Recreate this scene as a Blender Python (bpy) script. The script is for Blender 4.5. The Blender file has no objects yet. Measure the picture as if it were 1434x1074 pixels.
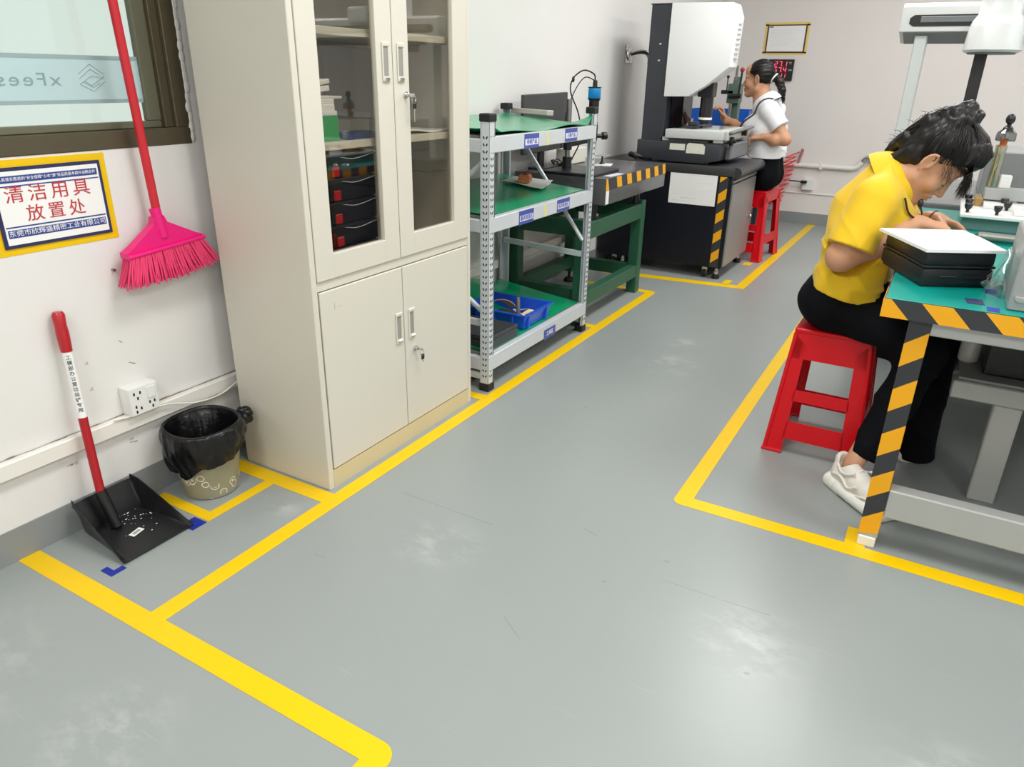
import bpy, bmesh, math, random
import numpy as np
from mathutils import Vector, Matrix, Euler
random.seed(7)
SC = bpy.context.scene
COL = SC.collection

# ---------------------------------------------------------------- camera, world, lights, exposure
cam_d = bpy.data.cameras.new('camera'); cam = bpy.data.objects.new('camera', cam_d); COL.objects.link(cam)
cam_d.sensor_fit = 'HORIZONTAL'; cam_d.sensor_width = 36.0; cam_d.lens = 36.0 * 1016.103 / 1434
cam_d.clip_start = 0.05
_r = Vector((0.8644797, 0.5023501, 0.0178687)); _d = Vector((0.2106862, -0.3298310, -0.9202298)); _f = Vector((-0.4563838, 0.7992846, -0.3909704))
cam.matrix_world = Matrix(((_r.x, -_d.x, -_f.x, 2.02624), (_r.y, -_d.y, -_f.y, 0.0), (_r.z, -_d.z, -_f.z, 1.28), (0, 0, 0, 1)))
SC.camera = cam

w = bpy.data.worlds.new('world'); SC.world = w; w.use_nodes = True
w.node_tree.nodes['Background'].inputs[0].default_value = (0.93, 0.97, 0.95, 1)
w.node_tree.nodes['Background'].inputs[1].default_value = 0.95

def area(name, loc, sx, sy, power, col=(1, 0.99, 0.98), rot=(0, 0, 0)):
    l = bpy.data.lights.new(name, 'AREA'); l.shape = 'RECTANGLE'; l.size = sx; l.size_y = sy
    l.energy = power; l.color = col
    o = bpy.data.objects.new(name, l); COL.objects.link(o); o.location = loc; o.rotation_euler = rot
    return o
for i, (x, y, p) in enumerate([(1.55, 4.4, 36), (1.55, 1.7, 35), (1.55, -1.1, 36), (3.9, 4.4, 40), (3.9, 1.7, 40), (3.9, -1.1, 40), (1.75, 6.0, 14), (3.9, 6.0, 14)]):
    area('ceiling_panel_lamp', (x, y, 2.78), 0.6, 1.2, p)

SC.view_settings.view_transform = 'Standard'; SC.view_settings.look = 'None'
SC.view_settings.gamma = 1.0; SC.view_settings.use_curve_mapping = False
SC.view_settings.exposure = 0.21

# ---------------------------------------------------------------- helpers
def lin(c):
    return tuple(((v / 255) / 12.92 if v / 255 <= .04045 else ((v / 255 + .055) / 1.055) ** 2.4) for v in c[:3])

def mat(name, rgb, rough=.5, metal=0., var=0., scale=6., bump=0., bscale=60., coat=0., spec=.5, alpha=1., emit=None, estr=1., stretch=None, sheen=0., sss=0.):
    m = bpy.data.materials.new(name); m.use_nodes = True; nt = m.node_tree; b = nt.nodes['Principled BSDF']
    c = lin(rgb)
    b.inputs['Base Color'].default_value = (*c, 1); b.inputs['Roughness'].default_value = rough; b.inputs['Metallic'].default_value = metal
    b.inputs['Specular IOR Level'].default_value = spec; b.inputs['Coat Weight'].default_value = coat; b.inputs['Alpha'].default_value = alpha
    if sheen: b.inputs['Sheen Weight'].default_value = sheen
    if sss:
        b.inputs['Subsurface Weight'].default_value = sss; b.inputs['Subsurface Radius'].default_value = (.012, .005, .003); b.inputs['Subsurface Scale'].default_value = 1.
    if emit: b.inputs['Emission Color'].default_value = (*lin(emit), 1); b.inputs['Emission Strength'].default_value = estr
    if var or bump:
        tc = nt.nodes.new('ShaderNodeTexCoord'); mp = nt.nodes.new('ShaderNodeMapping'); nt.links.new(tc.outputs['Object'], mp.inputs[0])
        if stretch: mp.inputs['Scale'].default_value = stretch
    if var:
        n = nt.nodes.new('ShaderNodeTexNoise'); n.inputs['Scale'].default_value = scale; n.inputs['Detail'].default_value = 5; nt.links.new(mp.outputs[0], n.inputs['Vector'])
        mx = nt.nodes.new('ShaderNodeMix'); mx.data_type = 'RGBA'; nt.links.new(n.outputs['Fac'], mx.inputs[0])
        mx.inputs[6].default_value = (*[max(0, v * (1 - var)) for v in c], 1); mx.inputs[7].default_value = (*[min(1, v * (1 + var)) for v in c], 1)
        nt.links.new(mx.outputs[2], b.inputs['Base Color'])
    if bump:
        n2 = nt.nodes.new('ShaderNodeTexNoise'); n2.inputs['Scale'].default_value = bscale; n2.inputs['Detail'].default_value = 4; nt.links.new(mp.outputs[0], n2.inputs['Vector'])
        bp = nt.nodes.new('ShaderNodeBump'); bp.inputs['Strength'].default_value = bump; bp.inputs['Distance'].default_value = .01
        nt.links.new(n2.outputs['Fac'], bp.inputs['Height']); nt.links.new(bp.outputs[0], b.inputs['Normal'])
    return m

def glass_mat(name, rgb=(225, 232, 230), clear=.85, rough=.02, gloss=None):
    m = bpy.data.materials.new(name); m.use_nodes = True; nt = m.node_tree; nt.nodes.clear()
    out = nt.nodes.new('ShaderNodeOutputMaterial'); mix = nt.nodes.new('ShaderNodeMixShader')
    t = nt.nodes.new('ShaderNodeBsdfTransparent'); t.inputs[0].default_value = (*[v * clear for v in lin(rgb)], 1)
    g = nt.nodes.new('ShaderNodeBsdfGlossy'); g.inputs['Roughness'].default_value = rough; g.inputs[0].default_value = (.9, .9, .9, 1)
    fr = nt.nodes.new('ShaderNodeFresnel'); fr.inputs[0].default_value = 1.5
    if gloss is None: nt.links.new(fr.outputs[0], mix.inputs[0])
    else: mix.inputs[0].default_value = gloss
    nt.links.new(t.outputs[0], mix.inputs[1]); nt.links.new(g.outputs[0], mix.inputs[2]); nt.links.new(mix.outputs[0], out.inputs[0])
    return m

class MB:
    """collects shapes; build() links them as ONE mesh object"""
    def __init__(s): s.v = []; s.f = []; s.m = []
    def add(s, vs, fs, m=0):
        o = len(s.v); s.v += [tuple(v) for v in vs]; s.f += [tuple(i + o for i in f) for f in fs]; s.m += [m] * len(fs); return s
    def box(s, c, d, m=0, rot=None, bev=0., seg=1):
        bm = bmesh.new(); bmesh.ops.create_cube(bm, size=1)
        for v in bm.verts: v.co = Vector((v.co.x * d[0], v.co.y * d[1], v.co.z * d[2]))
        if bev: bmesh.ops.bevel(bm, geom=list(bm.edges), offset=min(bev, min(d) * .49), segments=seg, profile=.6, affect='EDGES')
        M = Matrix.Translation(c) @ (rot.to_matrix().to_4x4() if isinstance(rot, Euler) else rot if rot is not None else Matrix())
        bm.verts.index_update()
        s.add([M @ v.co for v in bm.verts], [[v.index for v in f.verts] for f in bm.faces], m); bm.free(); return s
    def bb(s, lo, hi, m=0, bev=0., seg=1):
        return s.box([(a + b) / 2 for a, b in zip(lo, hi)], [abs(b - a) for a, b in zip(lo, hi)], m, None, bev, seg)
    def beam(s, a, b, w, h, m=0, bev=0., up=(0, 0, 1)):
        a = Vector(a); b = Vector(b); z = (b - a); L = z.length; z.normalize(); u = Vector(up)
        if abs(z.dot(u)) > .99: u = Vector((1, 0, 0))
        x = u.cross(z).normalized(); y = z.cross(x)
        R = Matrix((x, y, z)).transposed().to_4x4()
        return s.box((a + b) / 2, (w, h, L), m, R, bev)
    def tube(s, pts, r, seg=10, m=0, closed=False, cap=True):
        P = [Vector(p) for p in pts]; n = len(P); rs = r if isinstance(r, (list, tuple)) else [r] * n
        T = [(P[(i + 1) % n] - P[i - 1] if closed else P[min(i + 1, n - 1)] - P[max(i - 1, 0)]).normalized() for i in range(n)]
        u = T[0].orthogonal().normalized(); vs = []
        for i in range(n):
            u = (u - T[i] * u.dot(T[i])); u = u.normalized() if u.length > 1e-6 else T[i].orthogonal().normalized()
            w_ = T[i].cross(u)
            vs += [P[i] + (u * math.cos(2 * math.pi * k / seg) + w_ * math.sin(2 * math.pi * k / seg)) * rs[i] for k in range(seg)]
        fs = [(i * seg + k, i * seg + (k + 1) % seg, (i + 1) % n * seg + (k + 1) % seg, (i + 1) % n * seg + k) for i in range(n if closed else n - 1) for k in range(seg)]
        if cap and not closed: fs += [tuple(range(seg - 1, -1, -1)), tuple((n - 1) * seg + k for k in range(seg))]
        return s.add(vs, fs, m)
    def cyl(s, a, b, r, r2=None, seg=20, m=0): return s.tube([a, b], [r, r if r2 is None else r2], seg, m)
    def lathe(s, prof, c=(0, 0, 0), seg=28, m=0, R=None):
        vs = []; n = len(prof); c = Vector(c)
        for r, z in prof:
            for k in range(seg):
                a = 2 * math.pi * k / seg; p = Vector((r * math.cos(a), r * math.sin(a), z)); vs.append(c + (R @ p if R else p))
        fs = [(i * seg + k, i * seg + (k + 1) % seg, (i + 1) * seg + (k + 1) % seg, (i + 1) * seg + k) for i in range(n - 1) for k in range(seg)]
        if prof[0][0] > 1e-5: fs.append(tuple(range(seg - 1, -1, -1)))
        if prof[-1][0] > 1e-5: fs.append(tuple((n - 1) * seg + k for k in range(seg)))
        return s.add(vs, fs, m)
    def prism(s, pts, ax, lo, hi, m=0, bev=0.):
        """2-d outline pts extruded along axis ax ('x','y','z'); pts are the two other coordinates in xyz order"""
        def mk(p, h): return {'x': (h, p[0], p[1]), 'y': (p[0], h, p[1]), 'z': (p[0], p[1], h)}[ax]
        n = len(pts); bm = bmesh.new()
        A = [bm.verts.new(mk(p, lo)) for p in pts]; B = [bm.verts.new(mk(p, hi)) for p in pts]
        bm.faces.new(A); bm.faces.new(B[::-1])
        for i in range(n): bm.faces.new((A[i], B[i], B[(i + 1) % n], A[(i + 1) % n]))
        bmesh.ops.recalc_face_normals(bm, faces=list(bm.faces))
        if bev: bmesh.ops.bevel(bm, geom=list(bm.edges), offset=bev, segments=2, profile=.6, affect='EDGES')
        bm.verts.index_update()
        s.add([v.co for v in bm.verts], [[v.index for v in f.verts] for f in bm.faces], m); bm.free(); return s
    def ball(s, c, r, m=0, sc=(1, 1, 1), R=None, u=16, v=10):
        vs = []; fs = []
        for i in range(v + 1):
            t = math.pi * i / v
            for k in range(u):
                a = 2 * math.pi * k / u; p = Vector((r * sc[0] * math.sin(t) * math.cos(a), r * sc[1] * math.sin(t) * math.sin(a), r * sc[2] * math.cos(t)))
                vs.append(Vector(c) + (R @ p if R else p))
        fs = [(i * u + k, (i + 1) * u + k, (i + 1) * u + (k + 1) % u, i * u + (k + 1) % u) for i in range(v) for k in range(u)]
        return s.add(vs, fs, m)
    def grid(s, f, nu, nv, th=0., m=0):
        """surface f(u,v) with optional thickness th (second sheet offset along -z-ish normal)"""
        P = [[Vector(f(i / nu, j / nv)) for j in range(nv + 1)] for i in range(nu + 1)]
        idx = lambda i, j: i * (nv + 1) + j
        vs = [p for r in P for p in r]; fs = [(idx(i, j), idx(i + 1, j), idx(i + 1, j + 1), idx(i, j + 1)) for i in range(nu) for j in range(nv)]
        if th:
            N = []
            for i in range(nu + 1):
                for j in range(nv + 1):
                    a = P[min(i + 1, nu)][j] - P[max(i - 1, 0)][j]; b = P[i][min(j + 1, nv)] - P[i][max(j - 1, 0)]
                    N.append(a.cross(b).normalized())
            o = len(vs); vs = vs + [p - n * th for p, n in zip(vs, N)]
            fs += [tuple(k + o for k in q[::-1]) for q in fs]
            bd = [idx(i, 0) for i in range(nu + 1)] + [idx(nu, j) for j in range(1, nv + 1)] + [idx(i, nv) for i in range(nu - 1, -1, -1)] + [idx(0, j) for j in range(nv - 1, 0, -1)]
            for q in range(len(bd)): a, b = bd[q], bd[(q + 1) % len(bd)]; fs.append((b, a, a + o, b + o))
        return s.add(vs, fs, m)
    def build(s, name, mats, parent=None, ang=35, smooth=True):
        me = bpy.data.meshes.new(name)
        off = WL.get(parent, Vector((0, 0, 0))) if parent else Vector((0, 0, 0))
        me.from_pydata([(v[0] - off.x, v[1] - off.y, v[2] - off.z) for v in s.v], [], s.f)
        for m in (mats if isinstance(mats, (list, tuple)) else [mats]): me.materials.append(m)
        me.polygons.foreach_set('material_index', s.m)
        return link(name, me, parent, ang, smooth, off)

WL = {}
def link(name, me, parent=None, ang=35, smooth=True, off=None):
    bm = bmesh.new(); bm.from_mesh(me); bmesh.ops.recalc_face_normals(bm, faces=list(bm.faces)); bm.to_mesh(me); bm.free()
    me.update()
    if smooth:
        me.polygons.foreach_set('use_smooth', [True] * len(me.polygons))
        if ang < 180: me.set_sharp_from_angle(angle=math.radians(ang))
    o = bpy.data.objects.new(name, me); COL.objects.link(o)
    if parent: o.parent = parent
    WL[o] = off if off is not None else Vector((0, 0, 0))
    return o

def tag(o, label, cat, group=None):
    o['label'] = label; o['category'] = cat
    if group: o['group'] = group
    return o
def struct(o): o['kind'] = 'structure'; return o
def thing(name, loc, label, cat, group=None, rz=0., local=False):
    o = bpy.data.objects.new(name, None); COL.objects.link(o); o.location = loc; o.rotation_euler = (0, 0, rz); o.empty_display_size = .05
    WL[o] = Vector((0, 0, 0)) if local else Vector(loc)
    return tag(o, label, cat, group)
def dup(root, loc, label=None, group=None, rz=None):
    r = root.copy(); COL.objects.link(r); r.location = loc
    if rz is not None: r.rotation_euler = (0, 0, rz)
    if label: r['label'] = label
    if group: r['group'] = group
    for ch in list(root.children):
        c = ch.copy(); COL.objects.link(c); c.parent = r
        for g in list(ch.children):
            d = g.copy(); COL.objects.link(d); d.parent = c
    return r
def text(name, body, size, loc, right, up, m, parent=None, align='CENTER', squeeze=1., ext=.0004, spacing=1.):
    """lettering as a thin mesh; right/up are the world directions of writing"""
    cu = bpy.data.curves.new(name, 'FONT'); cu.body = body; cu.size = size; cu.align_x = align; cu.align_y = 'CENTER'; cu.extrude = ext; cu.space_character = spacing
    t = bpy.data.objects.new(name, cu); COL.objects.link(t)
    dg = bpy.context.evaluated_depsgraph_get(); me = bpy.data.meshes.new_from_object(t.evaluated_get(dg))
    bpy.data.objects.remove(t); bpy.data.curves.remove(cu)
    r = Vector(right).normalized() * squeeze; u = Vector(up).normalized(); n = Vector(right).normalized().cross(u)
    off = WL.get(parent, Vector((0, 0, 0))) if parent else Vector((0, 0, 0))
    L = Vector(loc) - off
    for v in me.vertices: v.co = L + r * v.co.x + u * v.co.y + n * v.co.z
    me.materials.clear(); me.materials.append(m)
    return link(name, me, parent, 30, False, off)
def bez(p, n=24):
    """Catmull-Rom through points"""
    P = [Vector(q) for q in p]; P = [2 * P[0] - P[1]] + P + [2 * P[-1] - P[-2]]; out = []
    for i in range(1, len(P) - 2):
        for k in range(n):
            t = k / n; a, b, c, d = P[i - 1:i + 3]
            out.append(.5 * ((2 * b) + (c - a) * t + (2 * a - 5 * b + 4 * c - d) * t * t + (3 * b - a - 3 * c + d) * t ** 3))
    return out + [P[-2]]

# ---------------------------------------------------------------- materials
M = {}
M['wall'] = mat('wall_paint', (228, 226, 223), .75, var=.03, scale=2.5, bump=.05, bscale=90)
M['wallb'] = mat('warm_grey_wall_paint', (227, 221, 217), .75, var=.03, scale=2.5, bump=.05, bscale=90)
M['ceil'] = mat('ceiling_paint', (235, 235, 232), .8, var=.02)
M['skirt'] = mat('grey_skirting_paint', (138, 142, 142), .45, var=.06, scale=5)
M['trunk'] = mat('white_pvc', (233, 230, 222), .4, var=.02)
M['yellow'] = mat('yellow_floor_tape', (238, 194, 2), .38, var=.03, scale=9, spec=.4)
M['blue'] = mat('blue_tape', (24, 44, 150), .4, var=.05)
M['white'] = mat('white_plastic', (232, 232, 228), .35, var=.015)
M['paper'] = mat('paper', (240, 240, 238), .6, var=.02, scale=3)
M['black'] = mat('black_plastic', (26, 27, 29), .35, var=.1, scale=20)
M['rubber'] = mat('black_rubber', (22, 23, 24), .6)
M['dark'] = mat('dark_void', (10, 10, 11), .8)
M['chrome'] = mat('chrome', (205, 205, 205), .18, metal=1., var=.04)
M['steel'] = mat('brushed_steel', (150, 150, 148), .32, metal=1., var=.06, scale=30, stretch=(1, 1, 12))
M['red'] = mat('red_plastic', (178, 18, 32), .32, var=.04, coat=.2)
M['redtube'] = mat('red_lacquered_tube', (172, 22, 34), .3, var=.1, scale=14)
M['broomtube'] = mat('bright_red_broom_tube', (200, 36, 48), .32, var=.1, scale=14)
M['pink'] = mat('hot_pink_plastic', (232, 10, 120), .35, var=.03)
M['bristle'] = mat('pink_bristles', (246, 62, 116), .5, var=.18, scale=60, bump=.4, bscale=200, stretch=(30, 30, 1))
M['beige'] = mat('beige_powder_coat', (210, 206, 193), .42, var=.02, scale=1.5, bump=.02, bscale=250)
M['beige_in'] = mat('grey_cabinet_inside', (176, 172, 166), .5, var=.03)
M['plinth'] = mat('yellowed_plinth', (204, 192, 156), .5, var=.06, scale=4)
M['bronze'] = mat('bronze_aluminium', (88, 80, 62), .38, metal=.25, var=.1, scale=9)
M['galv'] = mat('light_grey_steel_paint', (208, 214, 218), .35, metal=.15, var=.05, scale=12)
M['greenmat'] = mat('green_esd_mat', (4, 160, 108), .24, var=.1, scale=5, coat=.45, bump=.03, bscale=40)
M['greenmat'].node_tree.nodes['Principled BSDF'].inputs['Coat Roughness'].default_value = .28
M['navy'] = mat('navy_box_plastic', (20, 24, 42), .35, var=.1)
M['sblue'] = mat('sign_blue', (46, 66, 140), .45)
M['snavy'] = mat('sign_navy_frame', (40, 44, 88), .4)
M['slabel'] = mat('label_blue', (70, 84, 160), .4)
M['sred'] = mat('sign_red_ink', (190, 52, 62), .6)
M['sgrey'] = mat('print_grey', (150, 150, 156), .6)
M['bluebin'] = mat('blue_tray_plastic', (28, 84, 205), .32, var=.06, coat=.15)

SCR = [(0.694, 1.622, 1.043, 1.618, 0.002), (1.285, 1.281, 1.356, 1.234, 0.0018), (1.584, 1.638, 1.737, 1.64, 0.0016), (1.747, 1.64, 1.875, 1.646, 0.0018), (1.293, 1.75, 1.34, 1.735, 0.0025), (1.558, 1.724, 1.571, 1.724, 0.004), (1.446, 1.546, 1.452, 1.547, 0.004), (1.866, 1.41, 1.872, 1.413, 0.006), (0.916, 2.561, 0.931, 2.563, 0.005), (0.681, 1.225, 0.723, 1.224, 0.0016)]
# floor: grey epoxy paint with scuffs and worn pale patches
def floor_mat():
    m = bpy.data.materials.new('grey_epoxy_floor'); m.use_nodes = True; nt = m.node_tree; b = nt.nodes['Principled BSDF']; N = nt.nodes.new; Lk = nt.links.new
    tc = N('ShaderNodeTexCoord')
    def noise(sc, det, rough=.5, mapscale=None, rot=0):
        n = N('ShaderNodeTexNoise'); n.inputs['Scale'].default_value = sc; n.inputs['Detail'].default_value = det; n.inputs['Roughness'].default_value = rough
        if mapscale:
            mp = N('ShaderNodeMapping'); mp.inputs['Scale'].default_value = mapscale; mp.inputs['Rotation'].default_value = (0, 0, rot); Lk(tc.outputs['Object'], mp.inputs[0]); Lk(mp.outputs[0], n.inputs['Vector'])
        else: Lk(tc.outputs['Object'], n.inputs['Vector'])
        return n
    def ramp(src, a, b_, c0=(0, 0, 0, 1), c1=(1, 1, 1, 1)):
        r = N('ShaderNodeValToRGB'); r.color_ramp.elements[0].position = a; r.color_ramp.elements[1].position = b_; r.color_ramp.elements[0].color = c0; r.color_ramp.elements[1].color = c1
        Lk(src, r.inputs[0]); return r
    def mix(fac, a, b_):
        x = N('ShaderNodeMix'); x.data_type = 'RGBA'
        Lk(fac, x.inputs[0])
        for i, c in ((6, a), (7, b_)):
            if isinstance(c, tuple): x.inputs[i].default_value = (*c, 1)
            else: Lk(c, x.inputs[i])
        return x.outputs[2]
    base = mix(noise(1.1, 4).outputs['Fac'], lin((143, 149, 148)), lin((153, 159, 156)))
    # pale worn spots where things were dragged: fine scuff noise inside soft-edged zones
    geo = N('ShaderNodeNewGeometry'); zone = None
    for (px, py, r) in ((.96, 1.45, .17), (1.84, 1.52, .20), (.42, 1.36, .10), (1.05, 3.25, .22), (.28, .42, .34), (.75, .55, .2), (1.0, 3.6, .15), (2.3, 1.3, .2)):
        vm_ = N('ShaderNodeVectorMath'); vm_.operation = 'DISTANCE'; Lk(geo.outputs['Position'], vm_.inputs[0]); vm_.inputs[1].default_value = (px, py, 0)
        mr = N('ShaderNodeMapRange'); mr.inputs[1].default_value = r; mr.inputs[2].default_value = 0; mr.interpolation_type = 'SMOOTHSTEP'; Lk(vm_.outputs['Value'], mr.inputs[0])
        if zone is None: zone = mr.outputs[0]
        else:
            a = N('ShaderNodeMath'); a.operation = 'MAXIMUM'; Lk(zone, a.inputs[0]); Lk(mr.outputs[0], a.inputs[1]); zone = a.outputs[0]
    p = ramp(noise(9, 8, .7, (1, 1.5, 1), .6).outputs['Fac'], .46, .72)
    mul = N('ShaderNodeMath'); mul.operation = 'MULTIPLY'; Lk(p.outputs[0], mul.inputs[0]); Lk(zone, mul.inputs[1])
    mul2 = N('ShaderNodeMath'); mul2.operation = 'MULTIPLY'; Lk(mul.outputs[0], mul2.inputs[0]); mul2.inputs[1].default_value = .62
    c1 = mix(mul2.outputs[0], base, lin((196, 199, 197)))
    # thin directional scratches
    fac = None
    for sc, rot in (((3, 90, 1), .5), ((3, 110, 1), -.45), ((4, 80, 1), 1.3)):
        r = ramp(noise(.9, 2, .5, sc, rot).outputs['Fac'], .70, .76)
        g = ramp(noise(1.4 + rot * .2, 3).outputs['Fac'], .52, .70)
        q = N('ShaderNodeMath'); q.operation = 'MULTIPLY'; Lk(r.outputs[0], q.inputs[0]); Lk(g.outputs[0], q.inputs[1])
        if fac is None: fac = q
        else:
            a = N('ShaderNodeMath'); a.operation = 'MAXIMUM'; Lk(fac.outputs[0], a.inputs[0]); Lk(q.outputs[0], a.inputs[1]); fac = a
    h = N('ShaderNodeMath'); h.operation = 'MULTIPLY'; Lk(fac.outputs[0], h.inputs[0]); h.inputs[1].default_value = .45
    c2 = mix(h.outputs[0], c1, lin((196, 198, 196)))
    # rare dark specks
    sp = ramp(noise(70, 1).outputs['Fac'], .84, .86)
    sp2 = N('ShaderNodeMath'); sp2.operation = 'MULTIPLY'; Lk(sp.outputs[0], sp2.inputs[0]); sp2.inputs[1].default_value = .5
    c3 = mix(sp2.outputs[0], c2, lin((84, 86, 86)))
    # a few dark hairline scratches and specks
    hair = None
    for (x0, y0, x1, y1, wd) in SCR:
        def vmath(op, a_, b_):
            v = N('ShaderNodeVectorMath'); v.operation = op
            for i, q in enumerate((a_, b_)):
                if isinstance(q, tuple): v.inputs[i].default_value = q
                else: Lk(q, v.inputs[i])
            return v
        dx, dy = x1 - x0, y1 - y0; L2 = dx * dx + dy * dy
        rel = vmath('SUBTRACT', geo.outputs['Position'], (x0, y0, 0)).outputs[0]
        t = N('ShaderNodeMath'); t.operation = 'MULTIPLY'; t.use_clamp = True; Lk(vmath('DOT_PRODUCT', rel, (dx, dy, 0)).outputs['Value'], t.inputs[0]); t.inputs[1].default_value = 1 / L2
        sc_ = N('ShaderNodeVectorMath'); sc_.operation = 'SCALE'; sc_.inputs[0].default_value = (dx, dy, 0); Lk(t.outputs[0], sc_.inputs['Scale'])
        dist = vmath('DISTANCE', rel, sc_.outputs[0]).outputs['Value']
        mr = N('ShaderNodeMapRange'); mr.inputs[1].default_value = wd; mr.inputs[2].default_value = wd * .2; Lk(dist, mr.inputs[0])
        if hair is None: hair = mr.outputs[0]
        else:
            a = N('ShaderNodeMath'); a.operation = 'MAXIMUM'; Lk(hair, a.inputs[0]); Lk(mr.outputs[0], a.inputs[1]); hair = a.outputs[0]
    hm = N('ShaderNodeMath'); hm.operation = 'MULTIPLY'; Lk(hair, hm.inputs[0]); hm.inputs[1].default_value = .42
    c3 = mix(hm.outputs[0], c3, lin((92, 96, 96)))
    Lk(c3, b.inputs['Base Color'])
    b.inputs['Roughness'].default_value = .31
    bp = N('ShaderNodeBump'); bp.inputs['Strength'].default_value = .03; bp.inputs['Distance'].default_value = .01; Lk(noise(14, 3).outputs['Fac'], bp.inputs['Height']); Lk(bp.outputs[0], b.inputs['Normal'])
    b.inputs['Specular IOR Level'].default_value = .42
    return m
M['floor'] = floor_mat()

# ---------------------------------------------------------------- the room
YB, XR, YF, H = 7.57, 5.6, -2.6, 2.8
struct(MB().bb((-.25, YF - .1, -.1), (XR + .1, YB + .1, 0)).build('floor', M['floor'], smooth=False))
struct(MB().bb((-.25, YF - .1, H), (XR + .1, YB + .1, H + .1)).build('ceiling', M['ceil'], smooth=False))
WY0, WY1, WZ0, WZ1 = -.75, 1.535, 1.07, 2.35
b = MB(); b.bb((-.12, YF, 0), (0, WY1, WZ0)).bb((-.12, YF, WZ1), (0, WY1, H)).bb((-.12, YF, WZ0), (0, WY0, WZ1)).bb((-.12, WY1, 0), (0, 1.72, H))
struct(b.build('wall_left', M['wall'], smooth=False))
struct(MB().bb((-.24, 1.70, 0), (-.12, YB, H)).build('wall_recess', M['wall'], smooth=False))
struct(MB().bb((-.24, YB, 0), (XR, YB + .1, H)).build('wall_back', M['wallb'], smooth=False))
struct(MB().bb((XR, YF, 0), (XR + .1, YB + .1, H)).build('wall_right', M['wall'], smooth=False))
struct(MB().bb((-.12, YF - .1, 0), (XR + .1, YF, H)).build('wall_front', M['wall'], smooth=False))
struct(MB().bb((0, YF, 0), (.004, 1.72, .099)).bb((-.12, 1.72, 0), (-.116, YB, .099)).build('baseboard_left', M['skirt'], smooth=False))
struct(MB().bb((-.116, YB - .004, 0), (XR, YB, .107)).build('baseboard_back', M['skirt'], smooth=False))
# plastic cable trunking along the left wall, ledges and pipe on the back wall
struct(MB().bb((0, YF, .254), (.026, 1.72, .302), bev=.003).bb((-.12, 1.72, .254), (-.094, YB - .03, .302), bev=.003).build('trim_1', M['trunk']))
random.seed(8); b = MB(); P_ = [(.0035, -.2 + k * .02, .3028 + random.uniform(-.0012, .0022)) for k in range(90)]
b.tube(P_, [random.choice((.0006, .0010, .0016, .0022)) for _ in P_], 5).build('caulk_gap', mat('dark_gap_line', (120, 112, 100), .8), bpy.data.objects['trim_1'])
struct(MB().bb((-.09, YB - .012, .285), (XR, YB, .297), bev=.002).build('trim_2', M['trunk']))

# small scuffs on the left wall
random.seed(31); b = MB()
for (y, z), (ln, an) in zip([(1.074, 0.494), (1.208, 0.452), (1.072, 0.414), (0.964, 0.213), (0.976, 0.212), (1.163, 0.202), (1.158, 0.214), (1.185, 0.528)], ((.010, .6), (.022, -.5), (.012, .8), (.016, .1), (.020, .2), (.026, -.2), (.014, .3), (.012, -.7))):
    b.box((.0002, y, z), (.0004, ln, .0028), 0, Euler((an, 0, 0))); b.box((.0002, y + ln * .3, z - .004), (.0004, ln * .4, .0018), 0, Euler((an + .3, 0, 0)))
b.build('wall_scuffs', mat('grey_scuff', (164, 158, 150), .8), bpy.data.objects['wall_left'])

# window in the left wall
wf = MB()
wf.bb((-.10, WY0, WZ0), (.004, WY1, WZ0 + .048), bev=.003).bb((-.10, WY0, WZ1 - .05), (.004, WY1, WZ1), bev=.003)
wf.bb((-.10, WY0, WZ0 + .048), (.003, WY0 + .06, WZ1 - .05), bev=.002)
wf.bb((-.10, WY1 - .045, WZ0 + .048), (.003, WY1, WZ1 - .05), bev=.002).bb((-.074, WY1 - .072, WZ0 + .048), (-.012, WY1 - .045, WZ1 - .05), bev=.002)
win = struct(wf.build('window_1', M['bronze']))
M['sash'] = mat('grey_green_sash', (112, 112, 92), .4, metal=.2, var=.08)
sf = MB(); sf.bb((-.055, WY1 - .112, WZ0 + .068), (-.03, WY1 - .070, WZ1 - .05), bev=.002)
sf.bb((-.056, WY0 + .061, WZ0 + .0485), (-.029, WY1 - .0725, WZ0 + .0675), bev=.002)
sf.build('window_sash', M['sash'], win)
M['pane'] = glass_mat('window_glass', (238, 244, 240), .97)
MB().bb((-.046, WY0 + .06, WZ0 + .06), (-.042, WY1 - .10, WZ1 - .05)).build('window_pane', M['pane'], win, smooth=False)
M['film'] = mat('frosted_film', (196, 222, 226), .55, alpha=.62); M['film_edge'] = mat('film_edge', (160, 184, 186), .5, alpha=.78); M['film_ink'] = mat('film_print', (150, 172, 176), .5, alpha=.8)
fb = MB().bb((-.0418, WY0 + .06, 1.194), (-.0412, WY1 - .10, 1.304)); fb.bb((-.0412, WY0 + .06, 1.298), (-.0408, WY1 - .10, 1.309), 1).bb((-.0412, WY0 + .06, 1.188), (-.0408, WY1 - .10, 1.198), 1)
film = fb.build('frosted_film_band', [M['film'], M['film_edge']], win, smooth=False)
text('film_lettering', 'xFeest', .045, (-.0405, 1.194, 1.247), (0, -1, 0), (0, 0, 1), M['film_ink'], win, align='LEFT', ext=.0002, squeeze=1.3, spacing=1.22)
lg = MB()
def stroke(mb, pts, wd, x, m=0):
    for a, b_ in zip(pts[:-1], pts[1:]): mb.beam((x, *a), (x, *b_), .0004, wd, m, up=(1, 0, 0))
ly, lz, q = 1.279, 1.253, .036
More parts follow.
